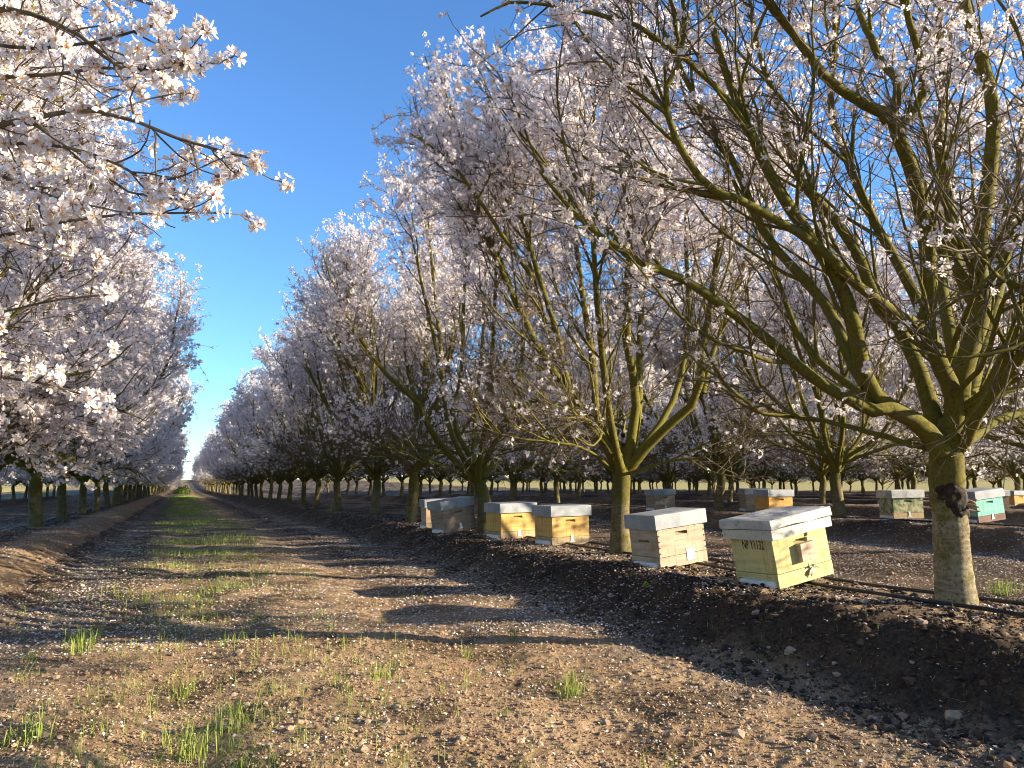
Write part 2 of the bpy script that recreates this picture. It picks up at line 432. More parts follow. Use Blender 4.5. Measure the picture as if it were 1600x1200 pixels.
def flowers(acc, rng, pos, nrm, size, lod):
    n = len(pos)
    if n == 0: return
    nrm = unit(nrm)
    a = unit(np.cross(nrm, rng.normal(0, 1, (n, 3)))); b = np.cross(nrm, a)
    s = size*rng.uniform(0.75, 1.15, n)
    if lod == 2:          # far: three crossed petals' worth of faces
        V = []; 
        for k in range(2):
            o = rng.normal(0, 0.5, (n, 3))*s[:, None]*0.8
            aa, bb = unit(a+rng.normal(0, .5, a.shape)), unit(b+rng.normal(0, .5, a.shape))
            h = (s*0.5)[:, None]
            V.append(np.stack([pos+o+aa*h, pos+o+bb*h, pos+o-aa*h, pos+o-bb*h], 1))
        V = np.concatenate(V).reshape(-1, 3)
        acc.add(V, np.arange(len(V)).reshape(-1, 4), None, 1)
        return
    cup = rng.uniform(0.0, 0.55, n)       # how far the petals stand up
    h = (s*0.5)[:, None]
    for k in range(5):
        th = 2*math.pi*k/5+rng.normal(0, 0.09, n)
        def ray(dth, r, z):
            c, si = np.cos(th+dth)[:, None], np.sin(th+dth)[:, None]
            return pos+(a*c+b*si)*h*r+nrm*h*(np.asarray(z)[:, None])
        cz = cup+rng.normal(0, .08, n)
        if lod == 0:
            V = np.stack([ray(0, .10, cz*0), ray(-.50, .60, cz*.45+.04), ray(0, .62, cz*.4-.05), ray(.50, .60, cz*.45+.04),
                          ray(-.30, .98, cz+.02), ray(0, .93, cz*.95-.03), ray(.30, .98, cz+.02)], 1)
            base = np.arange(n)[:, None]*7
            Q = np.concatenate([base+np.array([0, 2, 1, 1]), ], 0)
            Q = np.concatenate([base+np.array([1, 2, 5, 4]), base+np.array([2, 3, 6, 5])])
            T = np.concatenate([base+np.array([0, 2, 1]), base+np.array([0, 3, 2])])
            acc.add(V.reshape(-1, 3), Q, T, 1)
        else:
            V = np.stack([ray(0, .08, cz*0), ray(-.48, .72, cz*.7), ray(0, 1.0, cz), ray(.48, .72, cz*.7)], 1)
            acc.add(V.reshape(-1, 3), np.arange(n*4).reshape(-1, 4), None, 1)
    # the pink heart and the sepals behind
    hr = h*0.20
    V = np.stack([pos+nrm*h*.06+a*hr, pos+nrm*h*.06+b*hr, pos+nrm*h*.06-a*hr, pos+nrm*h*.06-b*hr], 1)
    acc.add(V.reshape(-1, 3), np.arange(n*4).reshape(-1, 4), None, 2)
    V = np.stack([pos-nrm*h*.05+a*hr*1.5, pos-nrm*h*.05-b*hr*1.5, pos-nrm*h*.05-a*hr*1.5, pos-nrm*h*.05+b*hr*1.5], 1)
    acc.add(V.reshape(-1, 3), np.arange(n*4).reshape(-1, 4), None, 2)
    if lod == 0:          # stamens
        for k in range(7):
            th = rng.uniform(0, 6.28, n); c, si = np.cos(th)[:, None], np.sin(th)[:, None]
            d = a*c+b*si; q = -a*si+b*c
            tip = pos+d*h*.34+nrm*h*.42
            V = np.stack([pos+q*h*.022+d*h*.05, pos-q*h*.022+d*h*.05, tip-q*h*.05, tip+q*h*.05], 1)
            acc.add(V.reshape(-1, 3), np.arange(n*4).reshape(-1, 4), None, 3)

def vase(rng, n=6, fork=1.05, H=5.6):
    n = n+3
    """scaffold limbs of an open-centre orchard tree, local coordinates"""
    out = []
    a0 = rng.uniform(0, 6.28)
    for i in range(n):
        a = a0+2*math.pi*i/n+rng.normal(0, 0.2)
        R = rng.uniform(1.6, 2.4) if i % 2 else rng.uniform(0.6, 1.5)
        h = H*rng.uniform(0.86, 1.05)-0.25*R
        dr = np.array([math.cos(a), math.sin(a), 0])
        p = [np.array([0, 0, fork-0.12])+dr*0.02, np.array([0, 0, fork+0.14])+dr*0.18]
        for f, g in ((0.15, 0.40), (0.35, 0.66), (0.60, 0.86), (1.0, 1.0)):
            p.append(np.array([0, 0, fork+(h-fork)*f])+dr*R*g+rng.normal(0, 0.08, 3)*np.array([1, 1, .4]))
        out.append((p, rng.uniform(0.036, 0.056), 0.010))
        # a strong fork part way
        k = p[3]; a2 = a+rng.choice([-1, 1])*rng.uniform(0.5, 0.9); d2 = np.array([math.cos(a2), math.sin(a2), 0])
        q = [k, k+d2*0.25+[0, 0, .35], k+d2*.7+[0, 0, 1.1], k+d2*rng.uniform(.7, 1.1)+[0, 0, rng.uniform(1.9, 2.5)]]
        out.append((q, 0.027, 0.008))
    # low spreading branches
    for i in range(4):
        a = rng.uniform(0, 6.28); d = np.array([math.cos(a), math.sin(a), 0])
        z = fork-0.05
        out.append(([np.array([0, 0, z]), np.array([0, 0, z+.25])+d*.5, np.array([0, 0, z+.5])+d*1.2, np.array([0, 0, z+.55+rng.uniform(0, .5)])+d*2.0], 0.03, 0.008))
    return out

def build_tree(seed, scaffolds, trunk_pts, trunk_r, lod, dens=1.0, fl=1.0, keep=None, fsize=0.042, bare=1.0, bare_low=2.3, low=6, env=1.0):
    """returns meshes: trunk, [limbs], crown in tree-local coordinates"""
    rng = np.random.default_rng(seed)
    scaffolds = list(scaffolds)
    for i in range(low):          # thin low shoots spreading and sagging under the crown
        a = rng.uniform(0, 6.28); d = np.array([math.cos(a), math.sin(a), 0]); z = trunk_pts[-1][2]+rng.uniform(-.15, .35)
        o = np.array([*trunk_pts[-1][:2], 0]); R = rng.uniform(1.5, 2.5)
        scaffolds.append(([o+[0, 0, z], o+d*R*.3+[0, 0, z+.25], o+d*R*.65+[0, 0, z+rng.uniform(.2, .5)]+rng.normal(0, .08, 3), o+d*R+[0, 0, z+rng.uniform(-.25, .6)]+rng.normal(0, .1, 3)], .020, .005))
    k1 = (14, 10, 7)[lod]; k2 = (7, 5, 3)[lod]; k3 = (5, 3, 3)[lod]
    tp, _ = resample(trunk_pts, (26, 16, 8)[lod])
    tr = np.interp(np.linspace(0, 1, len(tp)), np.linspace(0, 1, len(trunk_r)), trunk_r)
    A = Acc()
    A.tubes(tp, tr, (28, 16, 9)[lod], 0, (0.022, 0.02, 0.0)[lod], True)
    if lod < 2:           # root flare lobes
        for q in range(5):
            a = rng.uniform(0, 6.28); d = np.array([math.cos(a), math.sin(a), 0])
            r0 = trunk_r[0]
            A.tubes(resample([tp[0]+d*r0*.45+[0, 0, .28], tp[0]+d*r0*.75+[0, 0, .10], tp[0]+d*r0*1.15+[0, 0, -.08]], 6)[0], np.linspace(.035, .05, 6), 8, 0)
    trunk = A.mesh('trunk')
    limb_meshes = []; crownA = Acc()
    far_limb = A if lod == 2 else None
    l2p, l2l = [], []
    for (pts, r0, r1) in scaffolds:
        pp, L = resample(pts, (22, 14, 8)[lod])
        nlen = np.linspace(0, 1, len(pp))
        rr = (r0*(1-nlen)**0.75*(1-r1/r0)+r1)*(1+0.30*np.exp(-nlen/.05))
        if lod < 2: pp[1:] += np.cumsum(rng.normal(0, 0.006, (len(pp)-1, 3)), 0)*0.6
        LA = A if lod == 2 else Acc()
        LA.tubes(pp, rr, k1, 1 if lod == 2 else 0, (0.03, 0.02, 0)[lod], True)
        # second order branches, still part of the limb
        p, d, idx, t = spawn(rng, pp[None], np.array([L]), 0.24/dens, 0.24, 0.56, 0.5)
        Lb = rng.uniform(0.55, 1.5, len(p))*(1-0.35*t)
        if len(p):
            b = grow(rng, p, d, Lb*1.15, 7, 0.14, 0.10)
            ok = np.hypot(b[:, -1, 0], b[:, -1, 1]) < env*1.05*np.interp(b[:, -1, 2], ENV_Z, ENV_R, 0, 0.6)
            if keep is not None: ok &= keep(b[:, -1])
            b, Lb, t = b[ok], Lb[ok], t[ok]
            if len(b):
                r = np.clip(0.008+0.007*Lb*(1-t*.4), .006, .02)[:, None]*np.linspace(1, .35, 8)[None]
                LA.tubes(b, r, k2, 1 if lod == 2 else 0)
                l2p.append(b); l2l.append(Lb)
        # the limb's own leading shoot also bears twigs
        tail, tl = resample(pp[len(pp)//2:], 8)
        l2p.append(tail[None]); l2l.append(np.array([tl]))
        if lod < 2: limb_meshes.append(LA.mesh('limb'))
    if lod == 2: trunk = A.mesh('trunk')
    B, BL = np.concatenate(l2p), np.concatenate(l2l)
    def inside(p):
        r = np.hypot(p[:, 0], p[:, 1])
        ok = r < env*np.interp(p[:, 2], ENV_Z, ENV_R, 0, 0)*rng.uniform(0.86, 1.13, len(p))
        if keep is not None: ok &= keep(p)
        return ok
    p, d, idx, t = spawn(rng, B, BL, 0.095/dens, 0.10, 0.8, 0.25)
    L3 = rng.uniform(0.22, 0.8, len(p))
    rr_ = np.hypot(p[:, 0], p[:, 1])      # the open middle of the vase stays clear
    kp = rng.random(len(p)) < np.clip(.25+.75*np.maximum(smooth(.5, 1.5, rr_), smooth(2.2, 3.6, p[:, 2])), 0, 1)
    p, d, L3 = p[kp], d[kp], L3[kp]
    T3 = grow(rng, p, d, L3, 5, rng.normal(.04, .09, (len(p), 1)), 0.16)
    ok = inside(T3[:, -1]); T3, L3 = T3[ok], L3[ok]
    r3 = np.clip(0.0035+0.003*L3, .003, .0065)[:, None]*np.linspace(1, .4, 6)[None]
    crownA.tubes(T3, r3*(1.0, 1.0, 1.35)[lod], k3, 0)
    p, d, idx, t = spawn(rng, T3, L3, 0.10/dens, 0.1, 0.85, 0.1)
    L4 = rng.uniform(0.05, 0.28, len(p))
    T4 = grow(rng, p, d, L4, 3, 0.06, 0.2)
    ok = inside(T4[:, -1]); T4, L4 = T4[ok], L4[ok]
    crownA.tubes(T4, (np.full(len(T4), .0026)[:, None]*np.linspace(1, .5, 4)[None])*(1.0, 1.1, 1.5)[lod], 3, 0)
    # blossom: along the outer shoots and the short spurs, sparse low down and inside
    def bloom(p):
        r = np.hypot(p[:, 0], p[:, 1]); z = p[:, 2]
        w = 0.035+0.965*np.maximum(smooth(bare_low, bare_low+1.5, z-.25*r), smooth(1.5*bare, 2.5*bare, r)*smooth(1.2, 2.1, z))
        cl = 0.55+1.1*np.clip(fbm(p[:, 0]+p[:, 2]*.7, p[:, 1]-p[:, 2]*.6, 1.6, 2, 77+seed)+0.45, 0, 1)
        return w*cl
    pos, nr = [], []
    for (TT, LL, sp_) in ((T4, L4, 0.034), (T3, L3, 0.06)):
        p, d, idx, t = spawn(rng, TT, LL, sp_/fl*3.0, 0.15, 1.25, 0.0)
        ok = rng.random(len(p)) < bloom(p)
        p, d = p[ok], d[ok]
        k = rng.integers(1, 6, len(p)); p, d = np.repeat(p, k, 0), unit(np.repeat(d, k, 0)+rng.normal(0, .5, (k.sum(), 3)))
        if lod == 2:
            sel = rng.random(len(p)) < 0.7; p, d = p[sel], d[sel]
        pos.append(p+d*0.020+rng.normal(0, .013, p.shape)); nr.append(d+rng.normal(0, .55, d.shape))
    pos, nr = np.concatenate(pos), np.concatenate(nr)
    flowers(crownA, rng, pos, nr, fsize if lod < 2 else fsize*1.32, lod)
    print('tree', seed, lod, len(T3), len(T4), len(pos), file=__import__('sys').stderr)
    return trunk, limb_meshes, crownA.mesh('crown')

M_PALE = bark_material('pale_trunk_bark', 0.18, (0.30, 0.25, 0.145), (0.155, 0.132, 0.026), True)
def assemble(name, meshes, loc, rz, lod, tm=None):
    t = empty(name, loc, rz)
    trunk, limbs, crown = meshes
    link('trunk', trunk, [tm or M_TRUNK, M_LIMB], t)
    for l in limbs: link('limb', l, [M_LIMB], t)
    link('crown', crown, CROWN_MATS, t)
    return t
KIDS = {}
def copy_tree(root, loc, rz, sc=1.0):
    r = root.copy(); C.objects.link(r)
    r.location = Vector(loc); r.rotation_euler = (0, 0, rz); r.scale = (sc, sc, sc)
    for ch in KIDS[root.name]:
        c = ch.copy(); C.objects.link(c); c.parent = r
    return r

def px_limb(base, pts):
    """limb drawn through photo pixels (x, y, depth) -> coordinates local to the tree base"""
    return [P(*q)-base for q in pts]

XR = 4.62
T_R = ROW0+ROWD
def lane_keep(b):
    def k(p):
        w = p+b
        return w[:, 0] > .52*(w[:, 2]-.85)-.18+.22*np.sin(w[:, 1]*2.7+w[:, 2]*3.1)
    return k
# --- the front tree beside the yellow hive
B1 = hit(1496, 946); B1[2] -= 0.02
D1 = float(np.dot(B1-CAM, FW))
def L1(pts): return px_limb(B1, [(x, y, D1+w) for x, y, w in pts])
S1 = [
 (L1([(1492, 700, 0), (1512, 640, -.05), (1548, 612, -.15), (1570, 560, -.25), (1612, 512, -.32), (1700, 430, -.3), (1780, 290, -.25), (1800, 100, -.2)]), .062, .012),
 (L1([(1492, 690, .03), (1498, 612, .06), (1516, 535, .1), (1533, 475, .15), (1521, 412, .18), (1537, 300, .25), (1548, 180, .3), (1530, 90, .35), (1502, 0, .4), (1490, -120, .4), (1500, -260, .4)]), .072, .014),
 (L1([(1528, 478, .15), (1517, 465, .2), (1495, 410, .3), (1487, 350, .4), (1480, 300, .5), (1465, 225, .55), (1472, 130, .6), (1465, 40, .65), (1470, -120, .7)]), .040, .012),
 (L1([(1487, 695, -.03), (1491, 622, -.06), (1471, 578, -.1), (1447, 520, -.15), (1446, 485, -.15), (1452, 442, -.15), (1442, 360, -.2), (1427, 281, -.3), (1405, 225, -.35), (1388, 182, -.4)]), .060, .040),
 (L1([(1390, 188, -.4), (1375, 172, -.4), (1337, 157, -.45), (1285, 120, -.5), (1244, 67, -.55), (1195, 7, -.6), (1140, -70, -.65)]), .036, .012),
 (L1([(1390, 188, -.4), (1398, 161, -.38), (1401, 124, -.35), (1375, 90, -.3), (1337, 0, -.25), (1318, -100, -.2)]), .030, .011),
 (L1([(1398, 205, -.37), (1411, 191, -.4), (1439, 150, -.42), (1436, 94, -.45), (1424, 37, -.5), (1407, -20, -.55), (1400, -130, -.55)]), .028, .010),
 (L1([(1447, 520, -.15), (1430, 507, -.25), (1394, 485, -.35), (1342, 445, -.45), (1280, 383, -.55), (1210, 337, -.65), (1161, 311, -.7), (1112, 292, -.75), (1075, 247, -.8), (1052, 200, -.85), (1041, 142, -.9), (1062, 95, -.9), (1072, 20, -.9)]), .036, .010),
 (L1([(1447, 512, -.1), (1440, 489, 0), (1415, 439, .1), (1378, 375, .2), (1337, 292, .3), (1315, 232, .35), (1300, 187, .4), (1299, 131, .4), (1304, 56, .4), (1300, -60, .4)]), .038, .010),
 (L1([(1475, 700, .06), (1462, 660, .12), (1446, 606, .25), (1428, 560, .35), (1403, 510, .45), (1372, 480, .5), (1345, 410, .6), (1310, 350, .7), (1262, 300, .75), (1240, 250, .8), (1222, 180, .85), (1190, 90, .9), (1170, -20, .95)]), .056, .011),
 (L1([(1470, 705, -.05), (1440, 667, -.1), (1384, 633, -.2), (1357, 602, -.25), (1343, 550, -.3), (1336, 505, -.35), (1320, 452, -.4), (1290, 400, -.45), (1220, 300, -.5), (1170, 200, -.5), (1130, 100, -.5), (1095, -20, -.5)]), .060, .011),
 (L1([(1357, 602, -.25), (1331, 566, -.1), (1311, 513, .05), (1280, 461, .2), (1200, 370, .4), (1150, 260, .5), (1090, 160, .6), (1040, 60, .65), (1005, -50, .7)]), .040, .010),
 (L1([(1386, 634, -.2), (1366, 640, -.25), (1326, 621, -.35), (1280, 596, -.45), (1200, 530, -.55), (1150, 493, -.6), (1120, 470, -.65), (1083, 443, -.7), (1050, 427, -.7), (1017, 415, -.75), (957, 380, -.8), (900, 330, -.85), (850, 270, -.9)]), .042, .009),
 (L1([(1495, 705, .05), (1512, 690, .15), (1557, 658, .35), (1600, 643, .5), (1700, 600, .7), (1800, 540, .8)]), .036, .010),
 (L1([(1484, 700, .1), (1490, 560, .6), (1470, 440, 1.1), (1480, 300, 1.6), (1470, 150, 2.0), (1460, 0, 2.1)]), .055, .012),
 (L1([(1488, 690, .1), (1530, 570, .5), (1560, 450, 1.1), (1590, 300, 1.5), (1600, 150, 1.7)]), .050, .012),
 (L1([(1466, 690, .1), (1420, 655, .4), (1340, 610, .9), (1260, 540, 1.3), (1220, 440, 1.5), (1200, 300, 1.6)]), .040, .010),
 (L1([(1185, 230, -.5), (1130, 150, -.6), (1060, 85, -.75), (1000, 42, -.85), (925, 18, -.95), (850, 2, -1.0), (790, 0, -1.05), (745, 22, -1.1)]), .020, .005),
 (L1([(1468, 705, 0), (1388, 683, -.1), (1280, 652, -.2), (1180, 640, -.3), (1120, 600, -.3)]), .022, .007),
 (L1([(1500, 705, -.02), (1530, 640, -.3), (1600, 540, -.55), (1650, 400, -.7), (1640, 250, -.75), (1600, 100, -.7)]), .042, .010),
]
tr1 = [P(1496, 960, D1)-B1, P(1490, 900, D1)-B1, P(1484, 800, D1)-B1, P(1479, 745, D1)-B1, P(1480, 690, D1)-B1, P(1481, 655, D1)-B1]
G_TREE = 'blossoming almond trees in the orchard rows'
tree1 = assemble('almond_tree', build_tree(101, S1, tr1, [.145, .124, .114, .110, .114, .108, .055], 0, 1.0, .95, bare=1.3, bare_low=2.4, env=1.6, keep=lane_keep(B1)), B1, 0, 0, M_PALE)
tag(tree1, 'large mossy almond tree with dark wound on its trunk, right of the yellow beehive', 'tree', G_TREE)
# dark wound and torn stub on the front trunk
def trunk_at(py): return P(np.interp(py, [655, 690, 745, 800, 900, 960], [1481, 1480, 1479, 1484, 1490, 1496]), py, D1)-B1
W = Acc(); th = np.linspace(-1.9, 1.35, 40); zz = np.linspace(-1.7, 1.7, 34)
tc = -FW*np.array([1, 1, 0]); tc /= np.linalg.norm(tc)
V = []
for v_ in zz:
    for a in th:
        n_ = vnoise(np.array([a*2.1+3]), np.array([v_*1.7+2]), 4)[0]; n2_ = vnoise(np.array([a*6.0]), np.array([v_*5.0]), 6)[0]
        e = 1-math.hypot((a-.05+.3*v_)/1.0, v_/1.0)+.75*n_+.25*n2_
        rad = np.interp(778-v_*20, [690, 745, 800], [.114, .110, .114])-.008+.022*min(max(e+.55, 0), .85)+.008*n2_
        rad -= .012*math.exp(-((a+.15)/.22)**2-((v_-.1)/.35)**2)
        c = trunk_at(778-v_*20); V.append(c+(tc*math.cos(a)+RT*math.sin(a))*rad)
V = np.array(V); i = np.arange(len(V)).reshape(len(zz), len(th))
W.add(V, np.stack([i[:-1, :-1], i[:-1, 1:], i[1:, 1:], i[1:, :-1]], -1).reshape(-1, 4))
link('wound', W.mesh('wound'), [M_WOUND], tree1)
W = Acc()
for q in range(7):
    a = .75+q*.07; c = trunk_at(790+random.uniform(-7, 7)); dv = tc*math.cos(a)+RT*math.sin(a)
    W.tubes(resample([c+dv*.10, c+dv*.14+[0, 0, random.uniform(-.01, .01)], c+dv*random.uniform(.16, .185)+[0, 0, random.uniform(-.02, .03)]], 5)[0], np.linspace(.018, .006, 5), 6, 0, .1, True)
link('broken_stub', W.mesh('broken_stub'), [M_RAW], tree1)

# --- the second tree, between the weathered and the golden hives
B2 = hit(970, 866); B2[2] -= 0.02
D2 = float(np.dot(B2-CAM, FW))
def L2(pts): return px_limb(B2, [(x, y, D2+w) for x, y, w in pts])
S2 = [
 (L2([(967, 735, 0), (945, 692, -.1), (920, 665, -.2), (890, 615, -.35), (850, 560, -.5), (810, 480, -.6), (765, 380, -.7), (730, 260, -.7), (700, 150, -.7)]), .052, .010),
 (L2([(890, 615, -.35), (885, 590, -.5), (870, 520, -.7), (840, 420, -.9), (810, 300, -1.0), (790, 190, -1.0)]), .036, .010),
 (L2([(810, 480, -.6), (780, 400, -.5), (730, 290, -.4), (690, 180, -.3), (665, 90, -.3)]), .026, .007),
 (L2([(830, 430, -.9), (760, 330, -1.2), (700, 250, -1.4), (640, 210, -1.5)]), .024, .007),
 (L2([(968, 730, 0), (945, 680, .1), (930, 640, .2), (930, 585, .3), (920, 520, .35), (908, 430, .4), (890, 300, .5), (870, 160, .5)]), .050, .010),
 (L2([(975, 735, 0), (985, 690, 0), (993, 640, 0), (995, 605, -.05), (984, 570, -.1), (977, 520, -.15), (980, 440, -.2), (985, 330, -.3), (975, 180, -.3), (980, 60, -.3)]), .060, .011),
 (L2([(975, 735, .03), (990, 690, .3), (1000, 620, .7), (1000, 520, 1.1), (1010, 400, 1.4), (1005, 250, 1.5), (1000, 120, 1.5)]), .050, .010),
 (L2([(980, 735, 0), (1020, 688, -.1), (1060, 652, -.2), (1098, 614, -.3), (1092, 570, -.4), (1105, 520, -.45), (1120, 420, -.5), (1135, 300, -.5), (1130, 150, -.5)]), .056, .010),
 (L2([(1098, 614, -.3), (1110, 560, -.2), (1140, 480, -.1), (1170, 380, 0), (1190, 250, 0)]), .032, .009),
 (L2([(980, 730, .03), (1010, 690, .2), (1045, 640, .4), (1068, 570, .6), (1075, 480, .7), (1070, 350, .8), (1080, 200, .8)]), .045, .010),
 (L2([(965, 730, .05), (940, 690, .5), (900, 620, .9), (860, 530, 1.3), (830, 420, 1.5), (800, 300, 1.5)]), .042, .010),
 (L2([(972, 740, -.05), (960, 690, -.4), (950, 630, -.9), (940, 540, -1.3), (930, 430, -1.6), (925, 300, -1.6), (930, 150, -1.5)]), .045, .010),
 (L2([(965, 740, 0), (910, 700, -.2), (850, 690, -.4), (790, 680, -.5), (740, 660, -.5)]), .022, .007),
 (L2([(985, 740, 0), (1040, 720, -.3), (1090, 715, -.5), (1130, 700, -.6)]), .020, .007),
]
tr2 = [P(971, 878, D2)-B2, P(969, 840, D2)-B2, P(970, 780, D2)-B2, P(972, 735, D2)-B2, P(974, 700, D2)-B2]
tree2 = assemble('almond_tree', build_tree(102, S2, tr2, [.145, .118, .103, .105, .05], 1, 1.25, 2.1, bare=1.3, bare_low=2.7, env=1.25, low=5, keep=lane_keep(B2)), B2, 0, 1)
tag(tree2, 'almond tree standing between the weathered grey hive and the right golden hive', 'tree', G_TREE)

# --- the third tree, trunk leaning, between a golden hive and the tilted grey-brown hive
B3 = hit(757, 832); B3[2] -= 0.02
D3 = float(np.dot(B3-CAM, FW))
def L3_(pts): return px_limb(B3, [(x, y, D3+w) for x, y, w in pts])
S3 = [
 (L3_([(745, 752, 0), (725, 735, -.1), (695, 702, -.3), (672, 670, -.5), (662, 645, -.6), (650, 625, -.7), (610, 590, -.9), (570, 540, -1.0), (530, 470, -1.1), (505, 400, -1.1)]), .055, .010),
 (L3_([(668, 660, -.5), (680, 630, -.4), (690, 600, -.4), (680, 540, -.4), (660, 450, -.5), (640, 350, -.5)]), .040, .010),
 (L3_([(743, 752, 0), (722, 715, .1), (705, 680, .2), (695, 640, .3), (690, 570, .4), (680, 470, .5), (670, 350, .5), (660, 260, .5)]), .046, .010),
 (L3_([(745, 750, 0), (735, 715, -.1), (720, 690, -.2), (705, 655, -.2), (715, 620, -.2), (722, 560, -.2), (725, 460, -.2), (730, 330, -.2), (735, 250, -.2)]), .045, .010),
 (L3_([(748, 750, 0), (760, 715, 0), (780, 680, -.1), (800, 640, -.2), (815, 570, -.3), (820, 470, -.3), (830, 350, -.3)]), .050, .010),
 (L3_([(750, 750, 0), (775, 720, .3), (805, 680, .6), (835, 620, .9), (860, 530, 1.1), (870, 420, 1.2)]), .045, .010),
 (L3_([(745, 750, .05), (740, 700, .6), (745, 620, 1.1), (755, 500, 1.5), (760, 360, 1.6)]), .048, .010),
 (L3_([(746, 752, -.05), (752, 700, -.6), (765, 640, -1.1), (770, 540, -1.6), (775, 420, -1.8), (770, 300, -1.7)]), .048, .010),
 (L3_([(735, 748, 0), (700, 735, -.4), (650, 715, -.8), (600, 700, -1.1), (570, 690, -1.2)]), .026, .008),
 (L3_([(750, 750, 0), (800, 735, -.2), (850, 720, -.3), (890, 700, -.3)]), .022, .008),
]
tr3 = [P(757, 840, D3)-B3, P(757, 815, D3)-B3, P(756, 780, D3)-B3, P(748, 755, D3)-B3, P(738, 738, D3)-B3]
tree3 = assemble('almond_tree', build_tree(103, S3, tr3, [.135, .118, .108, .108, .05], 1, 1.15, 2.1, bare=1.3, bare_low=2.7, env=1.15, low=5, keep=lane_keep(B3)), B3, 0, 1)
tag(tree3, 'almond tree with bent trunk top between a golden hive and the tilted grey-brown hive', 'tree', G_TREE)

# --- tree at the right, trunk outside the frame
def simple_trunk(rng, fork=1.05, r=.12):
    lean = rng.normal(0, .08, 2)
    pts = [np.array([0, 0, -.12]), np.array([lean[0]*.2, lean[1]*.2, .3]), np.array([lean[0], lean[1], .75]), np.array([lean[0]*.6, lean[1]*.6, fork]), np.array([0, 0, fork+.12])]
    return pts, [r*1.3, r*1.08, r, r*1.0, r*.45]
rg = np.random.default_rng(31)
yr0 = B1[1]-4.1
b0 = np.array([T_R+.05, yr0, 0.0]); b0[2] = gz(b0[0], b0[1])-.02
tp, trr = simple_trunk(rg)
tree0 = assemble('almond_tree', build_tree(104, vase(rg, 6), tp, trr, 0, .75, .8), b0, 0.4, 0)
tag(tree0, 'almond tree whose branches hang in at the right edge beyond the front tree', 'tree', G_TREE)

# --- left side: nearest tree, trunk outside the frame, with blossom branches close to the camera
rg = np.random.default_rng(33)
bl0 = np.array([-2.75, 2.5, 0.0]); bl0[2] = gz(bl0[0], bl0[1])-.02
def LL(pts): return px_limb(bl0, pts)
tp, trr = simple_trunk(rg)
SL = vase(rg, 6)
for q in SL:          # keep the heavy limbs out of the lane
    for v_ in q[0]: v_[0] = v_[0] if v_[0] < .8 else .8+.25*(v_[0]-.8)
root = np.array([0, 0, 1.0])
near = [
 ([root, root+[.35, .0, .5]]+LL([(-260, 150, 2.5), (-100, 60, 2.3), (0, 14, 2.1), (115, 50, 2.0), (176, 100, 1.95), (215, 112, 1.9), (290, 100, 1.85)]), .035, .0035),
 ([root, root+[.4, -.1, .35]]+LL([(-300, 230, 2.4), (-120, 205, 2.1), (0, 195, 1.9), (70, 180, 1.85), (150, 173, 1.8), (228, 195, 1.8), (300, 225, 1.8), (360, 238, 1.8), (404, 250, 1.8)]), .033, .0032),
 ([root, root+[.35, .1, .4]]+LL([(-280, 200, 2.9), (-100, 150, 2.7), (0, 122, 2.5), (90, 116, 2.4), (165, 105, 2.35), (235, 110, 2.3), (290, 90, 2.3)]), .032, .0035),
 ([root, root+[.3, .2, .35]]+LL([(-200, 330, 3.2), (-60, 240, 3.0), (40, 190, 2.9), (110, 240, 2.8), (180, 285, 2.75), (215, 305, 2.7), (290, 312, 2.7)]), .030, .0035),
 ([root, root+[.3, -.1, .2]]+LL([(-250, 330, 2.2), (-110, 290, 2.0), (-20, 270, 1.9), (60, 300, 1.85), (120, 320, 1.8)]), .026, .0035),
 ([root, root+[.2, .2, .7]]+LL([(-200, 0, 2.6), (-40, -60, 2.5), (80, -30, 2.4), (180, -10, 2.3), (262, 15, 2.25)]), .030, .0035),
]
pole_keep = lambda bx, xm: (lambda p: (p[:, 0]+bx) < xm+0.05*(p[:, 2])+0.12*np.sin(p[:, 1]*3+p[:, 2]*2))
def near_left_keep(p):
    w = p+bl0; rel = w-CAM
    d = rel@FW; px = 800+FPX*(rel@RT)/np.maximum(d, .05)
    return ((w[:, 0] < -0.18) & (np.linalg.norm(rel, axis=1) > 1.45))
treeL0 = assemble('almond_tree', build_tree(105, SL, tp, trr, 0, 1.1, 1.5, keep=near_left_keep, bare=.3, bare_low=.7, low=0), bl0, 0, 0)
tag(treeL0, 'nearest almond tree on the left, its white blossom sprays reaching over the lane at top', 'tree', G_TREE)
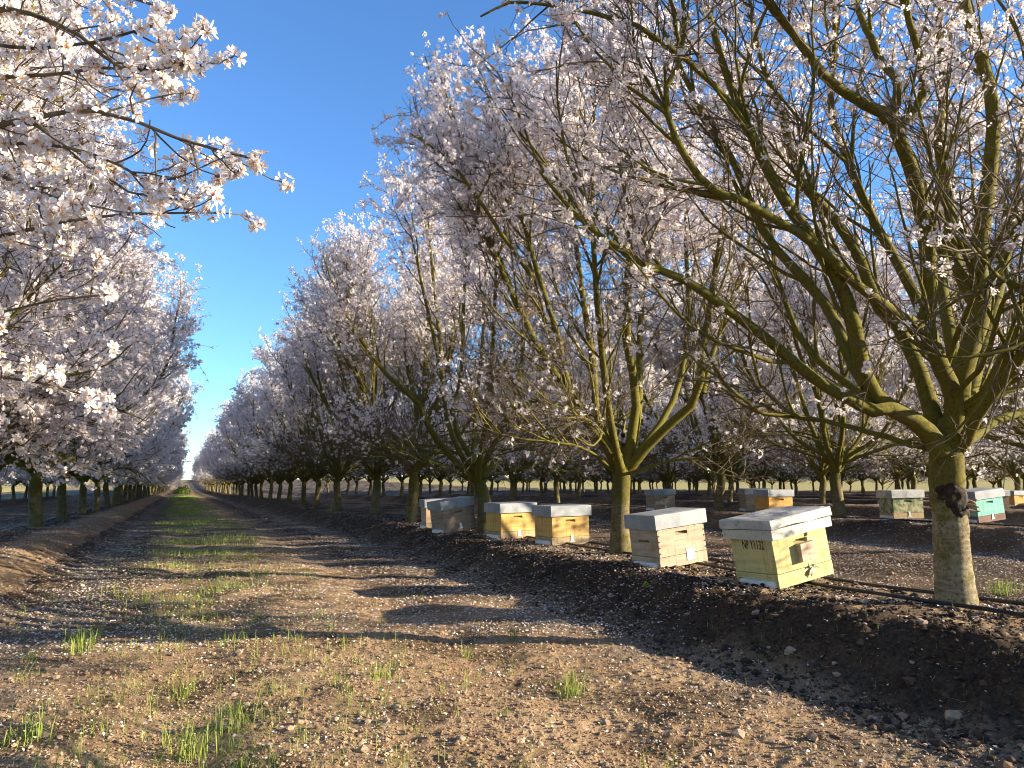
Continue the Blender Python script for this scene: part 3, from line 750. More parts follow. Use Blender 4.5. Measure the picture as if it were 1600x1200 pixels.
# the close blossom branches, built with their own shoots
def spray(seed, limbs, parent):
    rng = np.random.default_rng(seed)
    CA = Acc()
    for (pts, r0, r1) in limbs:
        pp, L = resample(pts, 40)
        rr = np.linspace(0, 1, 40); rr = r0*(1-rr)**1.3+r1
        A_ = Acc(); A_.tubes(pp, rr, 8, 0, .04, True)
        link('limb', A_.mesh('limb'), [M_TWIG], parent)
        p, d, idx, t = spawn(rng, pp[None], np.array([L]), 0.06, 0.36, 0.8, 0)
        L3 = rng.uniform(.10, .38, len(p))*(1.15-.6*t)
        T3 = grow(rng, p, d, L3, 6, .03, .16)
        CA.tubes(T3, np.full(len(p), .0026)[:, None]*np.linspace(1, .55, 7)[None], 5, 0)
        pos, nr = [], []
        p, d, idx, t = spawn(rng, T3, L3, .028, .25, 1.2, 0); pos.append(p); nr.append(d)
        ends = T3[:, -1]; e = np.repeat(ends, 4, 0); pos.append(e); nr.append(rng.normal(0, 1, e.shape))
        p, d, idx, t = spawn(rng, pp[None], np.array([L]), .02, .45, 1.2, 0); pos.append(p); nr.append(d)
        e = np.repeat(pp[-1:], 7, 0); pos.append(e); nr.append(rng.normal(0, 1, e.shape))
        pos, nr = np.concatenate(pos), unit(np.concatenate(nr)+rng.normal(0, .3, (sum(map(len, nr)), 3)))
        ok = (fbm(pos[:, 0]*1.3+pos[:, 2], pos[:, 1]-pos[:, 2], 5, 2, seed) > -.12) | (np.linalg.norm(pos-pp[-1], axis=1) < .12)
        pos, nr = pos[ok], nr[ok]
        # short stalks and buds
        CA.tubes(np.stack([pos, pos+nr*.006, pos+nr*.014], 1), np.full((len(pos), 3), .0011), 3, 0)
        flowers(CA, rng, pos+nr*.015, nr+rng.normal(0, .25, nr.shape), .041, 0)
    link('blossom_spray', CA.mesh('blossom_spray'), CROWN_MATS, parent)
near += [
 ([root, root+[.3, .1, .6]]+LL([(-200, 90, 2.3), (-80, 60, 2.1), (30, 75, 2.0), (120, 70, 1.95), (190, 55, 1.9), (240, 40, 1.9)]), .026, .003),
 ([root, root+[.35, -.1, .4]]+LL([(-250, 260, 2.3), (-120, 240, 2.1), (-10, 225, 1.95), (90, 228, 1.9), (170, 250, 1.85), (240, 290, 1.85)]), .026, .003),
 ([root, root+[.3, .1, .2]]+LL([(-250, 420, 2.6), (-100, 390, 2.4), (20, 365, 2.3), (110, 345, 2.25), (200, 335, 2.2), (330, 332, 2.2)]), .026, .003),
 ([root, root+[.3, .1, .2]]+LL([(-250, 520, 2.8), (-120, 500, 2.6), (-10, 490, 2.5), (80, 470, 2.45), (170, 460, 2.4)]), .024, .003),
 ([root, root+[.3, .1, .1]]+LL([(-250, 600, 2.8), (-120, 600, 2.6), (-10, 590, 2.5), (70, 600, 2.45), (140, 620, 2.4)]), .024, .003),
]
spray(205, near, treeL0)

# --- shared tree shapes
PROTO = {1: [], 2: [], 11: [], 12: []}     # right-hand rows; 11, 12: left-hand rows, in bloom lower down
def register(o):
    KIDS[o.name] = [c for c in o.children_recursive if c.parent == o]
for i in range(3):
    rg = np.random.default_rng(50+i); tp, trr = simple_trunk(rg, 1.0, .105)
    PROTO[1].append(build_tree(150+i, vase(rg, 6), tp, trr, 1, 1.05, 1.9, bare=1.2, bare_low=2.4))
for i in range(2):
    rg = np.random.default_rng(60+i); tp, trr = simple_trunk(rg, 1.0, .115)
    PROTO[11].append(build_tree(160+i, vase(rg, 6), tp, trr, 1, 1.1, 2.0, bare=.2, bare_low=-.2))
for i in range(6):
    rg = np.random.default_rng(70+i); tp, trr = simple_trunk(rg, 1.0, .100)
    PROTO[2 if i < 4 else 12].append(build_tree(170+i, vase(rg, 6), tp, trr, 2, .9, 2.4, bare=1.05 if i < 4 else .2, bare_low=2.1 if i < 4 else .0))
USED = {}
def place_tree(x, y, lod, rz, sc, label):
    near = lod
    if x < 0: lod += 10
    i = RNG.integers(len(PROTO[lod]))
    loc = (x, y, gz(x, y)-.02)
    key = (lod, i)
    if key not in USED:
        o = assemble('almond_tree', PROTO[lod][i], loc, rz, near); o.scale = (sc, sc, sc)
        register(o); USED[key] = o
    else:
        o = copy_tree(USED[key], loc, rz, sc)
    tag(o, label, 'tree', G_TREE)
    return o
ORD = ['first', 'second', 'third', 'fourth', 'fifth', 'sixth', 'seventh', 'eighth', 'ninth', 'tenth', 'eleventh', 'twelfth', 'thirteenth', 'fourteenth']
def seen(x, y, m=3.0):
    v = np.array([x, y, 0])-CAM
    d = v@np.array([math.sin(BEAR), math.cos(BEAR), 0]); l = v@RT
    return d > 0 and abs(l)-m < d*0.672
def jit(s): return RNG.normal(0, s)
y = B3[1]+4.15; n = 4
while y < 175:
    lb = f'{ORD[n-1]} almond tree trunk along the dark bank, counted from the wounded front trunk' if n <= 12 else 'far almond tree in the shrinking right row where trunks merge beside the lane'
    place_tree(T_R+jit(.08), y+jit(.12), 1 if y < 26 else 2, RNG.uniform(0, 6.28), RNG.uniform(.98, 1.1), lb)
    y += 4.1; n += 1
y = 6.4; n = 0
while y < 175:
    if n == 0: lb = 'almond tree on the left with trunk out of view, filling the left edge with blossom'
    elif n == 1: lb = 'second left-edge almond tree, blossom low over the sunny bank, trunk out of view'
    elif n <= 9: lb = f'{ORD[n-2]} almond tree trunk on the left bank, counted from the left edge'
    else: lb = 'far almond tree in the shrinking left row where trunks merge beside the lane'
    place_tree(ROW0-.28+jit(.06), y+jit(.1), 1 if y < 20 else 2, RNG.uniform(0, 6.28), RNG.uniform(1.03, 1.12), lb)
    y += 4.1; n += 1
cntr = 0
ROW2 = {-1: 'almond tree beyond the right edge, only branches showing above the teal hive', 0: 'slim second-row almond tree whose trunk stands between the orange hive and the green-painted hive',
 1: 'second-row almond tree whose trunk stands just right of the lone small far hive', 2: 'second-row almond tree mostly hidden behind the trunk beside the weathered hive',
 3: 'second-row almond tree with thin trunk above the right golden hive', 4: 'second-row almond tree with thin trunk above the left golden hive'}
for r in range(2, 11):
    X = ROW0+ROWD*r
    off = (-1.7, 2.3, 0.4, 3.0, 1.4, 2.0, .3, 1.1, 2.6)[r-2]
    ymax = 75 if r == 2 else (62 if r < 5 else 96)
    k = 0
    y = off-20
    while y < ymax:
        if seen(X, y):
            k += 1
            d = math.hypot(X, y)
            q = round((y-11.1)/4.1)
            if r == 2 and q in ROW2: lb = ROW2[q]
            elif r == 2: lb = 'distant almond tree in the second row, partly hidden behind the front row'
            elif r == 3: lb = 'almond tree in the shaded third row behind the far hives'
            else: lb = 'far almond tree deep in the shaded rows, thin trunk against the bright field'
            place_tree(X+jit(.1), y+jit(.15), 1 if d < 19 else 2, RNG.uniform(0, 6.28), RNG.uniform(.9, 1.02), lb)
            cntr += 1
        y += 4.1
for r in range(1, 4):
    X = ROW0-ROWD*r
    y = 8
    while y < 80:
        if seen(X, y, 2.6):
            place_tree(X+jit(.1), y+jit(.2), 2, RNG.uniform(0, 6.28), RNG.uniform(.9, 1.0), 'almond tree in the rows beyond the left bank, seen between its trunks')
        y += 4.1

# ------------------------------------------------------------------ beehives
def hive_body(w, d, h, hand=True, nails=0):
    """box with a recessed hand hold in the -Y and -X... sides; local origin at the centre of the bottom"""
    A = Acc(); x0, x1, y0, y1 = -w/2, w/2, -d/2, d/2
    e = 0.004
    # walls with chamfered corners as a vertical prism
    ring = [(x0+e, y0), (x1-e, y0), (x1, y0+e), (x1, y1-e), (x1-e, y1), (x0+e, y1), (x0, y1-e), (x0, y0+e)]
    n = len(ring)
    V = [(a, b, z) for z in (0, h) for a, b in ring]
    Q = [[i, (i+1) % n, n+(i+1) % n, n+i] for i in range(1, n)]
    A.add(V, Q); 
    A.add([(a, b, h) for a, b in ring], [[0, 1, 2, 3], [0, 3, 4, 7], [4, 5, 6, 7]])
    # front face (-Y) with the hand hold cut into it
    hw, hz, hh, dp = 0.065, h*0.73, 0.032, 0.045
    xs = [x0+e, -hw, hw, x1-e]; zs = [0, hz-hh/2, hz+hh/2, h]
    V = [(x, y0, z) for z in zs for x in xs]
    Q = [[r*4+c, r*4+c+1, r*4+c+5, r*4+c+4] for r in range(3) for c in range(3) if not (r == 1 and c == 1)]
    A.add(V, Q)
    V = [(-hw, y0, zs[1]), (hw, y0, zs[1]), (hw, y0, zs[2]), (-hw, y0, zs[2]),
         (-hw*.8, y0+dp*.95, zs[1]+.016), (hw*.8, y0+dp*.95, zs[1]+.016), (hw*.85, y0+dp, zs[2]), (-hw*.85, y0+dp, zs[2])]
    A.add(V, [[0, 1, 5, 4], [1, 2, 6, 5], [2, 3, 7, 6], [3, 0, 4, 7], [4, 5, 6, 7]])
    if nails:             # dark end-grain joints near the corners
        for s in (-1, 1):
            for k in range(nails):
                z = h*(k+.6)/nails
                A.box(s*(w/2-.012)-.006, s*(w/2-.012)+.006, y0-.0015, y0+.002, z-.006, z+.006, 1)
    return A.mesh('hive_body', False)
def lid_mesh(w, d, h, warp=0.0, two=False):
    A = Acc(); nx, ny = 14, 12
    xs, ys = np.linspace(-w/2, w/2, nx), np.linspace(-d/2, d/2, ny)
    X, Y = np.meshgrid(xs, ys)
    edge = np.maximum(np.abs(X)/(w/2), np.abs(Y)/(d/2))
    Z = h-.004*(edge > .98)+warp*fbm(X+3, Y, 7, 2, 9)*(edge < .98)
    V = np.stack([X, Y, Z], -1).reshape(-1, 3); i = np.arange(nx*ny).reshape(ny, nx)
    A.add(V, np.stack([i[:-1, :-1], i[:-1, 1:], i[1:, 1:], i[1:, :-1]], -1).reshape(-1, 4))
    ring = np.concatenate([i[0, :], i[1:, -1], i[-1, -2::-1], i[-2:0:-1, 0]])
    top = V[ring]; n = len(ring)
    s = np.array([1+.004/w*2, 1+.004/d*2, 1])
    r1 = top*s-[0, 0, .004]
    z1 = h*.52 if two else 0
    r2 = r1.copy(); r2[:, 2] = z1
    if warp: r2[:, :2] += np.stack([fbm(r2[:, 0]+q, r2[:, 1], 14, 2, 21)*warp*.8 for q in (0, 5)], -1); r2[:, 2] += fbm(r2[:, 0], r2[:, 1], 16, 2, 25)*warp*.8
    VV = np.concatenate([top, r1, r2]); k = np.arange(n); kk = np.roll(k, -1)
    A.add(VV, np.concatenate([np.stack([k+n, kk+n, kk, k], -1), np.stack([k+2*n, kk+2*n, kk+n, k+n], -1)]))
    A.add([(x*.5*w*.97, y*.5*d*.97, z1+.002) for x, y in ((-1, -1), (-1, 1), (1, 1), (1, -1))], [[0, 1, 2, 3]])
    me = A.mesh('lid', False)
    return me
G_HIVE = 'wooden beehives set out along the tree rows'
HW, HD, HB, HBASE, HL = 0.505, 0.405, 0.245, 0.095, 0.125
def text_mesh(s, size):
    cu = bpy.data.curves.new('writing', 'FONT'); cu.body = s; cu.size = size; cu.extrude = 0.0008
    o = bpy.data.objects.new('writing', cu); C.objects.link(o)
    dg = bpy.context.evaluated_depsgraph_get()
    me = bpy.data.meshes.new_from_object(o.evaluated_get(dg))
    bpy.data.objects.remove(o)
    return me
def hive(px, py, body, base, lid, label, yaw=0, roll=0, pitch=0, nails=0, kind=0, z=None, lidsize=(1.07, 1.10), strip=True, clip='clip', scale=1.16, lw=HL):
    """px,py: the photo position of the near lower corner (lane side, facing back)"""
    c = hit(px, py)
    o = empty('beehive', c)
    M = Matrix.Rotation(R_(yaw), 4, 'Z') @ Matrix.Rotation(R_(pitch), 4, 'X') @ Matrix.Rotation(R_(roll), 4, 'Y')
    corner = M @ Vector((-HW/2*scale, -HD/2*scale, 0))
    loc = Vector(c)-corner
    o.location = loc; o.rotation_euler = M.to_euler(); o.scale = (scale,)*3
    hgt = 0.0
    # floor: two cleats, board
    A = Acc()
    A.box(-HW/2, HW/2, -HD/2, -HD/2+.022, 0, .052); A.box(-HW/2, HW/2, HD/2-.022, HD/2, 0, .052)
    A.box(HW/2-.022, HW/2-.001, -HD/2+.0225, HD/2-.0225, 0.01, .052)
    A.box(-HW/2-.001, HW/2-.0225, -HD/2+.0225, HD/2-.0225, .018, .030)
    A.box(-HW/2, HW/2, -HD/2, HD/2, .0525, HBASE-.003)
    b = link('floor_board', A.mesh('floor_board', False), [WOODS[base]], o)
    if strip:
        S = Acc(); S.box(-HW/2-.030, -HW/2+.02, -HD/2+.024, HD/2-.06, .008, .050, 0)
        link('entrance_strip', S.mesh('entrance_strip', False), [M_WHITE], o)
    bm_ = hive_body(HW, HD, HB, True, nails)
    bo = link('hive_body', bm_, [WOODS[body], M_INK], o); bo.location = (0, 0, HBASE)
    lm = lid_mesh(HW*lidsize[0], HD*lidsize[1], lw, .012 if kind == 1 else .003, kind == 1)
    lo = link('lid', lm, [lid], o); lo.location = (0, 0, HBASE+HB-.012)
    if clip == 'plate':
        S = Acc(); S.box(.03, .115, -HD/2-.004, -HD/2-.0005, .035, .135, 0, .001); link('metal_plate', S.mesh('metal_plate', False), [M_PLATE], o)
    elif clip == 'clip':
        S = Acc(); S.box(-.004, .032, -HD/2-.005, -HD/2-.0005, .035, .11, 0, .002)
        S.add([(-.02, -HD/2-.006, .03), (.048, -HD/2-.006, .03), (.03, -HD/2-.004, .06), (0, -HD/2-.004, .06)], [[0, 1, 2, 3]])
        link('metal_clip', S.mesh('metal_clip', False), [M_PLATE], o)
    tag(o, label, 'beehive', G_HIVE)
    return o
h1 = hive(1219, 921, 'yellow', 'yellow', M_LID_OLD, 'pale yellow tilted beehive with peeling white lid and black letters, nearest the front tree', 2, -9, -2, 0, 1, lidsize=(1.10, 1.22), clip=None, lw=.135, scale=1.2)
# parts only the yellow hive has
A = Acc(); A.box(-HW*.545, HW*.545, -HD*.60, HD*.60, 0, .066)
o = link('lid_rim', A.mesh('lid_rim', False), [lid_material('grey_painted_rim', (0.42, 0.41, 0.34), (0.56, 0.54, 0.44))], h1); o.location = (0, 0, HBASE+HB-.014)
A = Acc(); A.box(-.045, .085, -HD/2-.040, -HD/2-.0005, HBASE+.045, HBASE+.165, 0, .003)
link('wooden_block', A.mesh('wooden_block', False), [wood_material('brown_block_wood', (0.42, 0.30, 0.20), (0.52, 0.40, 0.28), (0.2, 0.12, 0.08), seed=14.0)], h1)
A = Acc(); A.box(.045, .075, -HD/2-.002, -HD/2-.0004, HBASE+.200, HBASE+.222, 0, .003)
link('vent_hole', A.mesh('vent_hole', False), [M_INK], h1)
A = Acc()
for q in range(8):
    a = random.uniform(0, 6.28)
    A.tubes(resample([np.array([.06, -HD/2-.004, .075]), np.array([.06+.03*math.cos(a), -HD/2-.012, .075+.025*math.sin(a)]), np.array([.06+.05*math.cos(a), -HD/2-.016, .07+.04*math.sin(a)-.01])], 5)[0], np.linspace(.009, .005, 5), 5, 0, .1, True)
A.box(.035, .085, -HD/2-.006, -HD/2-.0005, .05, .11, 0, .004)
link('metal_clip', A.mesh('metal_clip', False), [simple('old_cream_clip', (0.40, 0.34, 0.22), (0.60, 0.52, 0.36), 40, .8)], h1)
tm = text_mesh('NP Y1132', .085)
o = link('writing', tm, [M_INK], h1)
o.rotation_euler = (R_(90), 0, R_(-90)); o.location = (-HW/2-.0012, .085, HBASE+HB-.082); o.scale = (.60, 1.0, 1)
h2 = hive(1033, 890, 'weathered', 'weathered', M_LID, 'weathered grey-brown beehive with zinc lid and square metal plate, beside the yellow hive', 3, -6, -1, 5, 0, clip='plate')
A = Acc()
for q in range(7):    # faint pencilled word on the lane side
    y0 = .07-q*.022; hgt = (.03, .02, .02, .02, .03, .035, .03)[q]
    pts = [np.array([-HW/2-.001, y0, HBASE+.13-q*.002]), np.array([-HW/2-.001, y0-.004, HBASE+.13+hgt*.5]), np.array([-HW/2-.001, y0-.010, HBASE+.13-hgt*.3]), np.array([-HW/2-.001, y0-.017, HBASE+.13+hgt*.35]), np.array([-HW/2-.001, y0-.022, HBASE+.128])]
    A.tubes(resample(pts, 10)[0], np.full(10, .0014), 4)
link('writing', A.mesh('writing'), [M_INK], h2)
hive(863, 853, 'gold2', 'base', M_LID, 'right of the two golden pine beehives left of the second tree trunk', 4, -1, 0, 0, 0)
hive(783, 843, 'gold', 'base', M_LID, 'left of the two golden pine beehives, beside the bent third trunk', 6, -1, 0, 0, 0)
hive(695, 834, 'greybrown', 'greybrown', M_LID, 'tilted grey-brown beehive with zinc lid in front of the peach-coloured hive', 8, -8, -1, 4, 0)
hive(666, 827, 'peach', 'weathered', M_LID, 'peach-coloured wooden beehive half hidden behind the tilted grey-brown hive', -6, -2, 0, 0, 0)
hive(1024, 798, 'greybrown', 'greybrown', M_LID, 'small far weathered beehive standing alone above the nearest weathered hive', -4, -2, 0, 0, 0)
hive(1166, 799, 'greybrown', 'greybrown', M_LID, 'far grey beehive half hidden behind the far orange pine hive', -22, 0, 0, 0, 0)
hive(1202, 805, 'orange', 'base', M_LID, 'far orange pine beehive in second row, above the yellow front hive', -6, 0, 0, 0, 0)
hive(1397, 811, 'camo', 'base', M_LID_OLD, 'far beehive with flaking dark green paint, left of the front trunk', -18, -1, 0, 0, 0)
hive(1541, 800, 'browndark', 'browndark', M_LID_OLD, 'far dark beehive with pale lid behind the teal hive', -22, 0, 0, 0, 0)
hive(1530, 818, 'teal', 'browndark', M_LID, 'far teal beehive on brown base, right of the front trunk', -6, -6, 0, 0, 0)
hive(1586, 792, 'orange', 'base', M_LID, 'far orange beehive cut off by the right edge of the photo', -6, 0, 0, 0, 0, clip=None)

# ------------------------------------------------------------------ irrigation pipes
def pipe(x, y0, y1, label, r=.014, amp=.05, s=0):
    ys = np.arange(y0, y1, .25)
    xs = x+amp*fbm(ys, ys*0+s, .5, 2, 61+s)*2
    z = np.maximum.reduce([ground_z(xs+a, ys+b) for a in (-.02, 0, .02) for b in (-.1, -.05, 0, .05, .1)])+r*1.2
    z = np.convolve(np.pad(z, 2, mode='edge'), np.ones(5)/5, 'valid')+.004
    A = Acc(); A.tubes(np.stack([xs, ys, z], -1), np.full(len(ys), r), 8)
    tag(link('irrigation_pipe', A.mesh('irrigation_pipe'), [M_PIPE]), label, 'pipe', 'black drip pipes along the rows')
pipe(B1[0]-.20, -2, 70, 'black drip pipe on the lane side of the front trunks, under the near hives', s=1)
pipe(B1[0]+.20, -2, 70, 'black drip pipe on the far side of the front trunks', s=2)
pipe(ROW0+2*ROWD-.2, 4, 60, 'black drip pipe along the second row by the far hives', .012, s=3)

# ------------------------------------------------------------------ loose things on the ground
def scatter(n, dmin, dmax, power=1.0, a=40):
    """random ground positions in the area the photo shows, thinning with distance"""
    az = BEAR+np.radians(RNG.uniform(-a, a, n))
    u = RNG.random(n)
    r = (dmin**power+(dmax**power-dmin**power)*u)**(1/power)
    return r*np.sin(az), r*np.cos(az), r
def blob(rng, sub=1):
    import bmesh
    bm = bmesh.new(); bmesh.ops.create_icosphere(bm, subdivisions=sub, radius=1)
    V = np.array([v.co[:] for v in bm.verts]); F = np.array([[v.index for v in f.verts] for f in bm.faces]); bm.free()
    V = V*(1+rng.uniform(-.28, .28, (len(V), 1)))
    return V, F
BLOBS = [blob(RNG, 1) for _ in range(8)]
def pebbles(name, x, y, s, m, flat=.65, kind='stuff', sink=.25):
    A = Acc()
    which = RNG.integers(0, 8, len(x))
    z = ground_z(x, y)
    for b, (V, F) in enumerate(BLOBS):
        k = np.where(which == b)[0]
        if len(k) == 0: continue
        a = RNG.uniform(0, 6.28, len(k)); c, sn = np.cos(a)[:, None], np.sin(a)[:, None]
        st = RNG.uniform(.7, 1.3, (len(k), 2))
        vx = V[None, :, 0]*st[:, :1]; vy = V[None, :, 1]*st[:, 1:]
        W = np.stack([vx*c-vy*sn, vx*sn+vy*c, V[None, :, 2]*flat*np.ones_like(c)], -1)*s[k][:, None, None]
        W += np.stack([x[k], y[k], z[k]+s[k]*flat*(1-2*sink)], -1)[:, None, :]
        F2 = F[None]+(np.arange(len(k))*len(V))[:, None, None]
        A.add(W.reshape(-1, 3), None, F2.reshape(-1, 3))
    return tag(link(name, A.mesh(name, False), [m]), kind=kind)
x, y, r = scatter(95000, 2.6, 14, .55)
s = RNG.lognormal(-5.6, .46, len(x))*(1+.03*r)
lane = (np.abs(rowdx(x)) > 1.2) | (x < 0)
pebbles('soil_clods', x[lane], y[lane], s[lane], M_CLOD)
M_BANK = simple('bank_crumb', (0.030, 0.019, 0.012), (0.15, 0.088, 0.05), 2.5, 0.95)
for nm, mm, cnt, mu in (('mulch_clods', M_MULCH, 46000, -5.0), ('bank_crumbs', M_BANK, 60000, -5.05)):
    x, y, r = scatter(cnt, 2.6, 18, .7)
    s = RNG.lognormal(mu, .55, len(x))
    bk = (np.abs(rowdx(x)) < 1.5+.25*fbm(x, y, 1.5, 2, 15)) & (x > 2) & (x < 9)
    pebbles(nm, x[bk], y[bk], s[bk], mm)
x, y, r = scatter(1500, 2.8, 16, .8)
s = RNG.lognormal(-4.3, .42, len(x))
ok = RNG.random(len(x)) < np.where(np.abs(rowdx(x)) < 1.6, 1, .5)
pebbles('gravel', x[ok], y[ok], s[ok], M_STONE)
def stone(px, py, size, label):
    p = hit(px, py); V, F = blob(RNG, 2)
    V = V*np.array([1.15, .9, .72])*size
    o = link('stone', mk_mesh('stone', V, None, F, None, None, False), [M_STONE])
    o.location = (p[0], p[1], gz(p[0], p[1])+size*.4); o.rotation_euler = (0, 0, random.uniform(0, 6))
    tag(o, label, 'stone', 'loose stones on the soil')
stone(1490, 1128, .040, 'large pale stone on the dark soil at lower right')
stone(1236, 1032, .032, 'pale stone low on the bank below the yellow hive')
stone(1440, 982, .030, 'pale stone just below the front trunk')
stone(357, 1142, .045, 'round yellowish stone half hidden in the lower left grass')
stone(222, 1015, .030, 'rounded brown stone in the lane left of the lower grass tufts')

# fallen petals
def fallen(n, dmin, dmax, power, size):
    x, y, r = scatter(n, dmin, dmax, power)
    ax = np.abs(rowdx(x))
    w = .45+.55*np.exp(-((ax-1.7)/.8)**2)+.3*(fbm(x, y, 1.3, 2, 91) > .05)
    w = np.where((x > 3.0)&(x<4.4)&(y < 5), w*.35, w)
    ok = RNG.random(n) < w
    x, y = x[ok], y[ok]; n = len(x)
    z = ground_z(x, y)+.006+RNG.uniform(0, .008, n)
    s = size*RNG.uniform(.6, 1.2, n)
    nr = unit(np.stack([RNG.normal(0, .35, n), RNG.normal(0, .35, n), np.ones(n)], -1))
    a = unit(np.cross(nr, RNG.normal(0, 1, (n, 3)))); b = np.cross(nr, a)
    p = np.stack([x, y, z], -1); S = s[:, None]
    V = np.stack([p-a*S*.55, p-b*S*.33+nr*S*.12, p+a*S*.35, p+b*S*.33+nr*S*.15], 1).reshape(-1, 3)
    return V
V = np.concatenate([fallen(8500, 2.6, 9, 1.2, .021), fallen(110000, 6, 26, .8, .024), fallen(40000, 24, 80, .7, .035)])
tag(link('fallen_petals', mk_mesh('fallen_petals', V, np.arange(len(V)).reshape(-1, 4)), [M_FALLEN]), kind='stuff')
# dry straw near the foot of the bank
x, y, r = scatter(9000, 2.6, 14, .8)
ax = np.abs(rowdx(x)); ok = RNG.random(len(x)) < np.exp(-((ax-1.45)/.4)**2)+.05
x, y = x[ok], y[ok]; n = len(x); L = RNG.uniform(.015, .07, n); a = RNG.uniform(0, 6.28, n)
d = np.stack([np.cos(a), np.sin(a), RNG.normal(0, .25, n)], -1)*L[:, None]
p = np.stack([x, y, ground_z(x, y)+.008], -1)
A = Acc(); A.tubes(np.stack([p, p+d*.5+RNG.normal(0, .003, d.shape), p+d], 1), np.full((n, 3), .0011), 3)
tag(link('dry_straw', A.mesh('dry_straw'), [M_STRAW]), kind='stuff')

# grass
def blades(A, x, y, h, w, lean=.35):
    n = len(x); z = ground_z(x, y)-.005
    a = RNG.uniform(0, 6.28, n); le = np.abs(RNG.normal(0, lean, n))
    d = np.stack([np.cos(a), np.sin(a), 0*a], -1); q = np.stack([-np.sin(a+.6), np.cos(a+.6), 0*a], -1)
    p = np.stack([x, y, z], -1)
    H = h[:, None]; Wd = w[:, None]; le = le[:, None]; zz = np.array([0, 0, 1.0])
    m1 = p+zz*H*.45+d*H*le*.25; m2 = p+zz*H*.8+d*H*le*.6; t = p+zz*H*(1-.25*le)+d*H*le*1.15
    V = np.stack([p-q*Wd, p+q*Wd, m1+q*Wd*.9, m1-q*Wd*.9, m2+q*Wd*.6, m2-q*Wd*.6, t], 1)
    b = np.arange(n)[:, None]*7
    A.add(V.reshape(-1, 3), np.concatenate([b+np.array([0, 1, 2, 3]), b+np.array([3, 2, 4, 5])]), b+np.array([5, 4, 6]))
A = Acc()
x, y, r = scatter(3600, 2.9, 16, .8, 36)              # little tufts in the lane
ok = RNG.random(len(x)) < np.exp(-((x-.25)/.95)**2)*(.5+1.0*(fbm(x, y, .9, 2, 55) > -.05))
x, y = x[ok], y[ok]
k = RNG.integers(2, 10, len(x)); X = np.repeat(x, k)+RNG.normal(0, .02, k.sum()); Y = np.repeat(y, k)+RNG.normal(0, .02, k.sum())
blades(A, X, Y, RNG.uniform(.04, .14, len(X))*np.repeat(RNG.uniform(.6, 1.1, len(x)), k), np.full(len(X), .0015), .95)
n = 60000                                             # the green strip farther along
y = 4.5+95*RNG.random(n)**1.6; x = .35+RNG.normal(0, .55, n)
ok = RNG.random(n) < np.clip(smooth(.0, .35, fbm(x, y, .8, 3, 41)+.006*np.minimum(y, 34)-.10), 0.03, 1)*smooth(3, 14, y)
x, y = x[ok], y[ok]
blades(A, x, y, RNG.uniform(.03, .10, len(x)), .0018+.00008*y)
x, y, r = scatter(1200, 3, 12, 1, 38)                 # sparse single blades
blades(A, x, y, RNG.uniform(.02, .06, len(x)), np.full(len(x), .0014))
tag(link('grass', A.mesh('grass', False), [M_GRASS]), kind='stuff')
def tuft(px, py, n, h, spread, label, lean=.75):
    n = int(n*.75)
    p = hit(px, py); A = Acc()
    x = p[0]+RNG.normal(0, spread, n); y = p[1]+RNG.normal(0, spread, n)
    blades(A, x, y, RNG.uniform(.5, 1, n)*h*1.2, np.full(n, .0026), lean)
    me = A.mesh('grass_tuft', False)
    o = link('grass_tuft', me, [M_GRASS])
    tag(o, label, 'grass tuft', 'grass tufts growing out of the soil')
tuft(893, 1090, 70, .15, .045, 'largest bright green grass tuft in the lower centre of the bare lane')
tuft(125, 1020, 80, .17, .05, 'darker thick grass tuft at left, in front of the sunny bank')
tuft(1566, 930, 90, .16, .07, 'bright grass clump behind the front trunk at the right edge')
tuft(285, 1088, 35, .13, .025, 'upright grass tuft in the lower left lane, below a shadow band')
tuft(52, 1160, 45, .15, .035, 'spreading grass tuft at the lower left corner')
tuft(355, 1150, 50, .16, .04, 'tall thin grass tuft beside a round yellowish stone')
tuft(595, 1058, 32, .12, .03, 'bright grass tuft just below the long shadow in the lane')
tuft(728, 1030, 22, .11, .018, 'narrow upright grass tuft standing in the long shadow')
tuft(802, 1000, 22, .12, .012, 'narrow grass sprig just above the long shadow')
tuft(48, 1035, 26, .09, .02, 'small bright grass tuft at the left edge')
tuft(310, 1190, 60, .15, .05, 'grass tuft cut by the bottom edge at lower left')
tuft(228, 945, 34, .14, .03, 'grass tuft in the middle of the lane at left, beyond the thick dark tuft')
tuft(515, 800, 60, .25, .10, 'pale green weed clump on the foot of the right bank', .5)
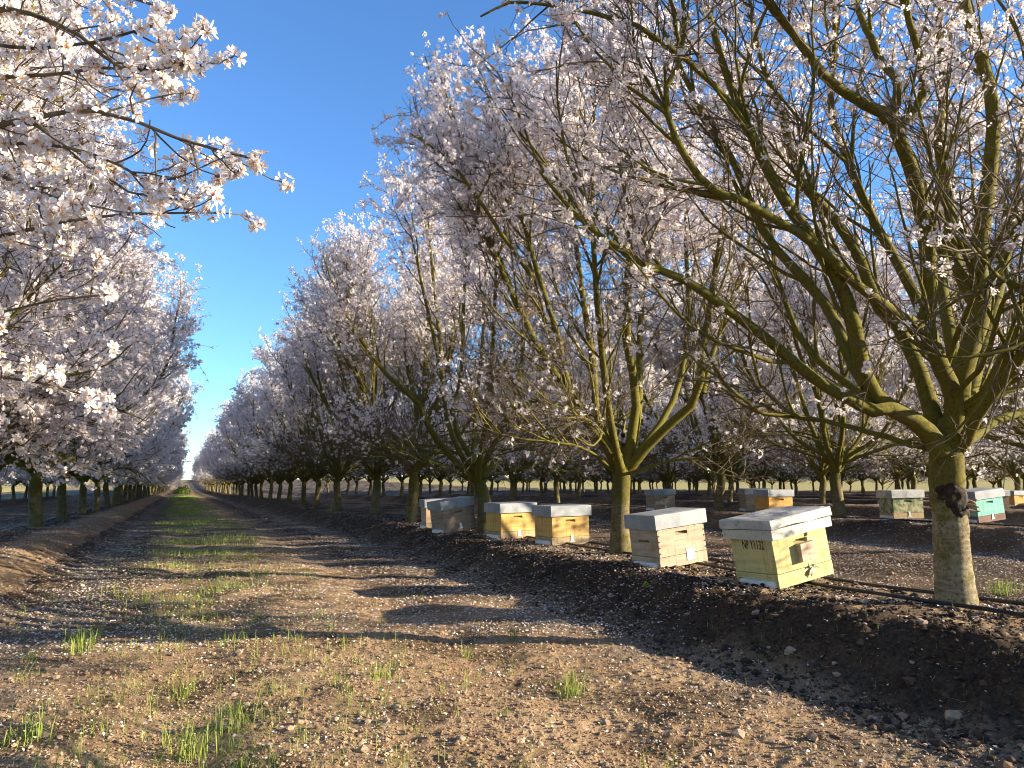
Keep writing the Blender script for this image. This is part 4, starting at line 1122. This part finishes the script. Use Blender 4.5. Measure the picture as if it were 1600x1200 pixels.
# a leafy seedling on the bank, and the bush closing the lane
def leafy(name, loc, rad, n, leaf, m, stem=True):
    A = Acc()
    c = RNG.normal(0, 1, (n, 3)); c = unit(c)*(RNG.random((n, 1))**.45); c[:, 2] = np.abs(c[:, 2])
    lump = 1+.35*np.sin(c[:, :1]*5)*np.cos(c[:, 1:2]*4+1)
    p = c*rad*lump
    nr = unit(RNG.normal(0, 1, (n, 3))+c); a = unit(np.cross(nr, RNG.normal(0, 1, (n, 3)))); b = np.cross(nr, a)
    S = leaf*RNG.uniform(.6, 1.2, (n, 1))
    V = np.stack([p-a*S*.6, p-b*S*.3, p+a*S*.6, p+b*S*.3], 1).reshape(-1, 3)
    t = empty(name, loc)
    A.add(V, np.arange(len(V)).reshape(-1, 4))
    link('leaves', A.mesh('leaves'), [m], t)
    B = Acc()
    for q in range(9):
        d = unit(RNG.normal(0, 1, 3)+np.array([0, 0, 1.0])); d[2] = abs(d[2])
        B.tubes(resample([np.zeros(3), d*rad*.4, d*rad*.85], 5)[0], np.linspace(.03, .012, 5)*rad, 5)
    link('stem', B.mesh('stem'), [M_TWIG], t)
    return t
p = hit(1011, 916)
tag(leafy('seedling', (p[0], p[1], gz(p[0], p[1])), .05, 26, .035, M_GRASS), 'tiny bright leafy seedling alone on the dark bank left of the yellow hive', 'seedling')
tag(leafy('bush', (.3, 125, gz(.3, 125)-.1), 1.15, 5000, .16, M_LEAF), 'dark green bush closing the far end of the lane', 'bush')

# ------------------------------------------------------------------ light, sky, camera
SUN_B, SUN_E = R_(121), R_(15.5)
S = Vector((math.sin(SUN_B)*math.cos(SUN_E), math.cos(SUN_B)*math.cos(SUN_E), math.sin(SUN_E)))
ld = bpy.data.lights.new('sun', 'SUN'); ld.energy = 5.0; ld.angle = R_(0.5); ld.color = (1.0, 0.87, 0.68)
lo = bpy.data.objects.new('sun', ld); C.objects.link(lo); lo.location = (30, -20, 30)
lo.rotation_euler = S.to_track_quat('Z', 'Y').to_euler()
w = bpy.data.worlds.new('World'); scene.world = w; w.use_nodes = True
nt = w.node_tree; bg = nt.nodes['Background']
sk = nt.nodes.new('ShaderNodeTexSky'); sk.sky_type = 'NISHITA'; sk.sun_disc = False
sk.sun_elevation = SUN_E; sk.sun_rotation = SUN_B; sk.air_density = 1.0; sk.dust_density = 0.0; sk.ozone_density = 6.3
nt.links.new(sk.outputs[0], bg.inputs['Color']); bg.inputs['Strength'].default_value = 0.105
cd = bpy.data.cameras.new('camera'); co = bpy.data.objects.new('camera', cd); C.objects.link(co)
cd.sensor_width = 36; cd.lens = FPX/1600*36; cd.clip_start = .05; cd.clip_end = 3000
co.location = Vector(CAM)
co.rotation_euler = Matrix((RT, UP, -FW)).transposed().to_euler()
scene.camera = co
vs = scene.view_settings
vs.view_transform = 'Standard'; vs.look = 'None'; vs.exposure = 1.65; vs.gamma = 1.0
scene.cycles.filter_width = 1.0
scene.cycles.max_bounces = 10; scene.cycles.diffuse_bounces = 7; scene.cycles.transmission_bounces = 7
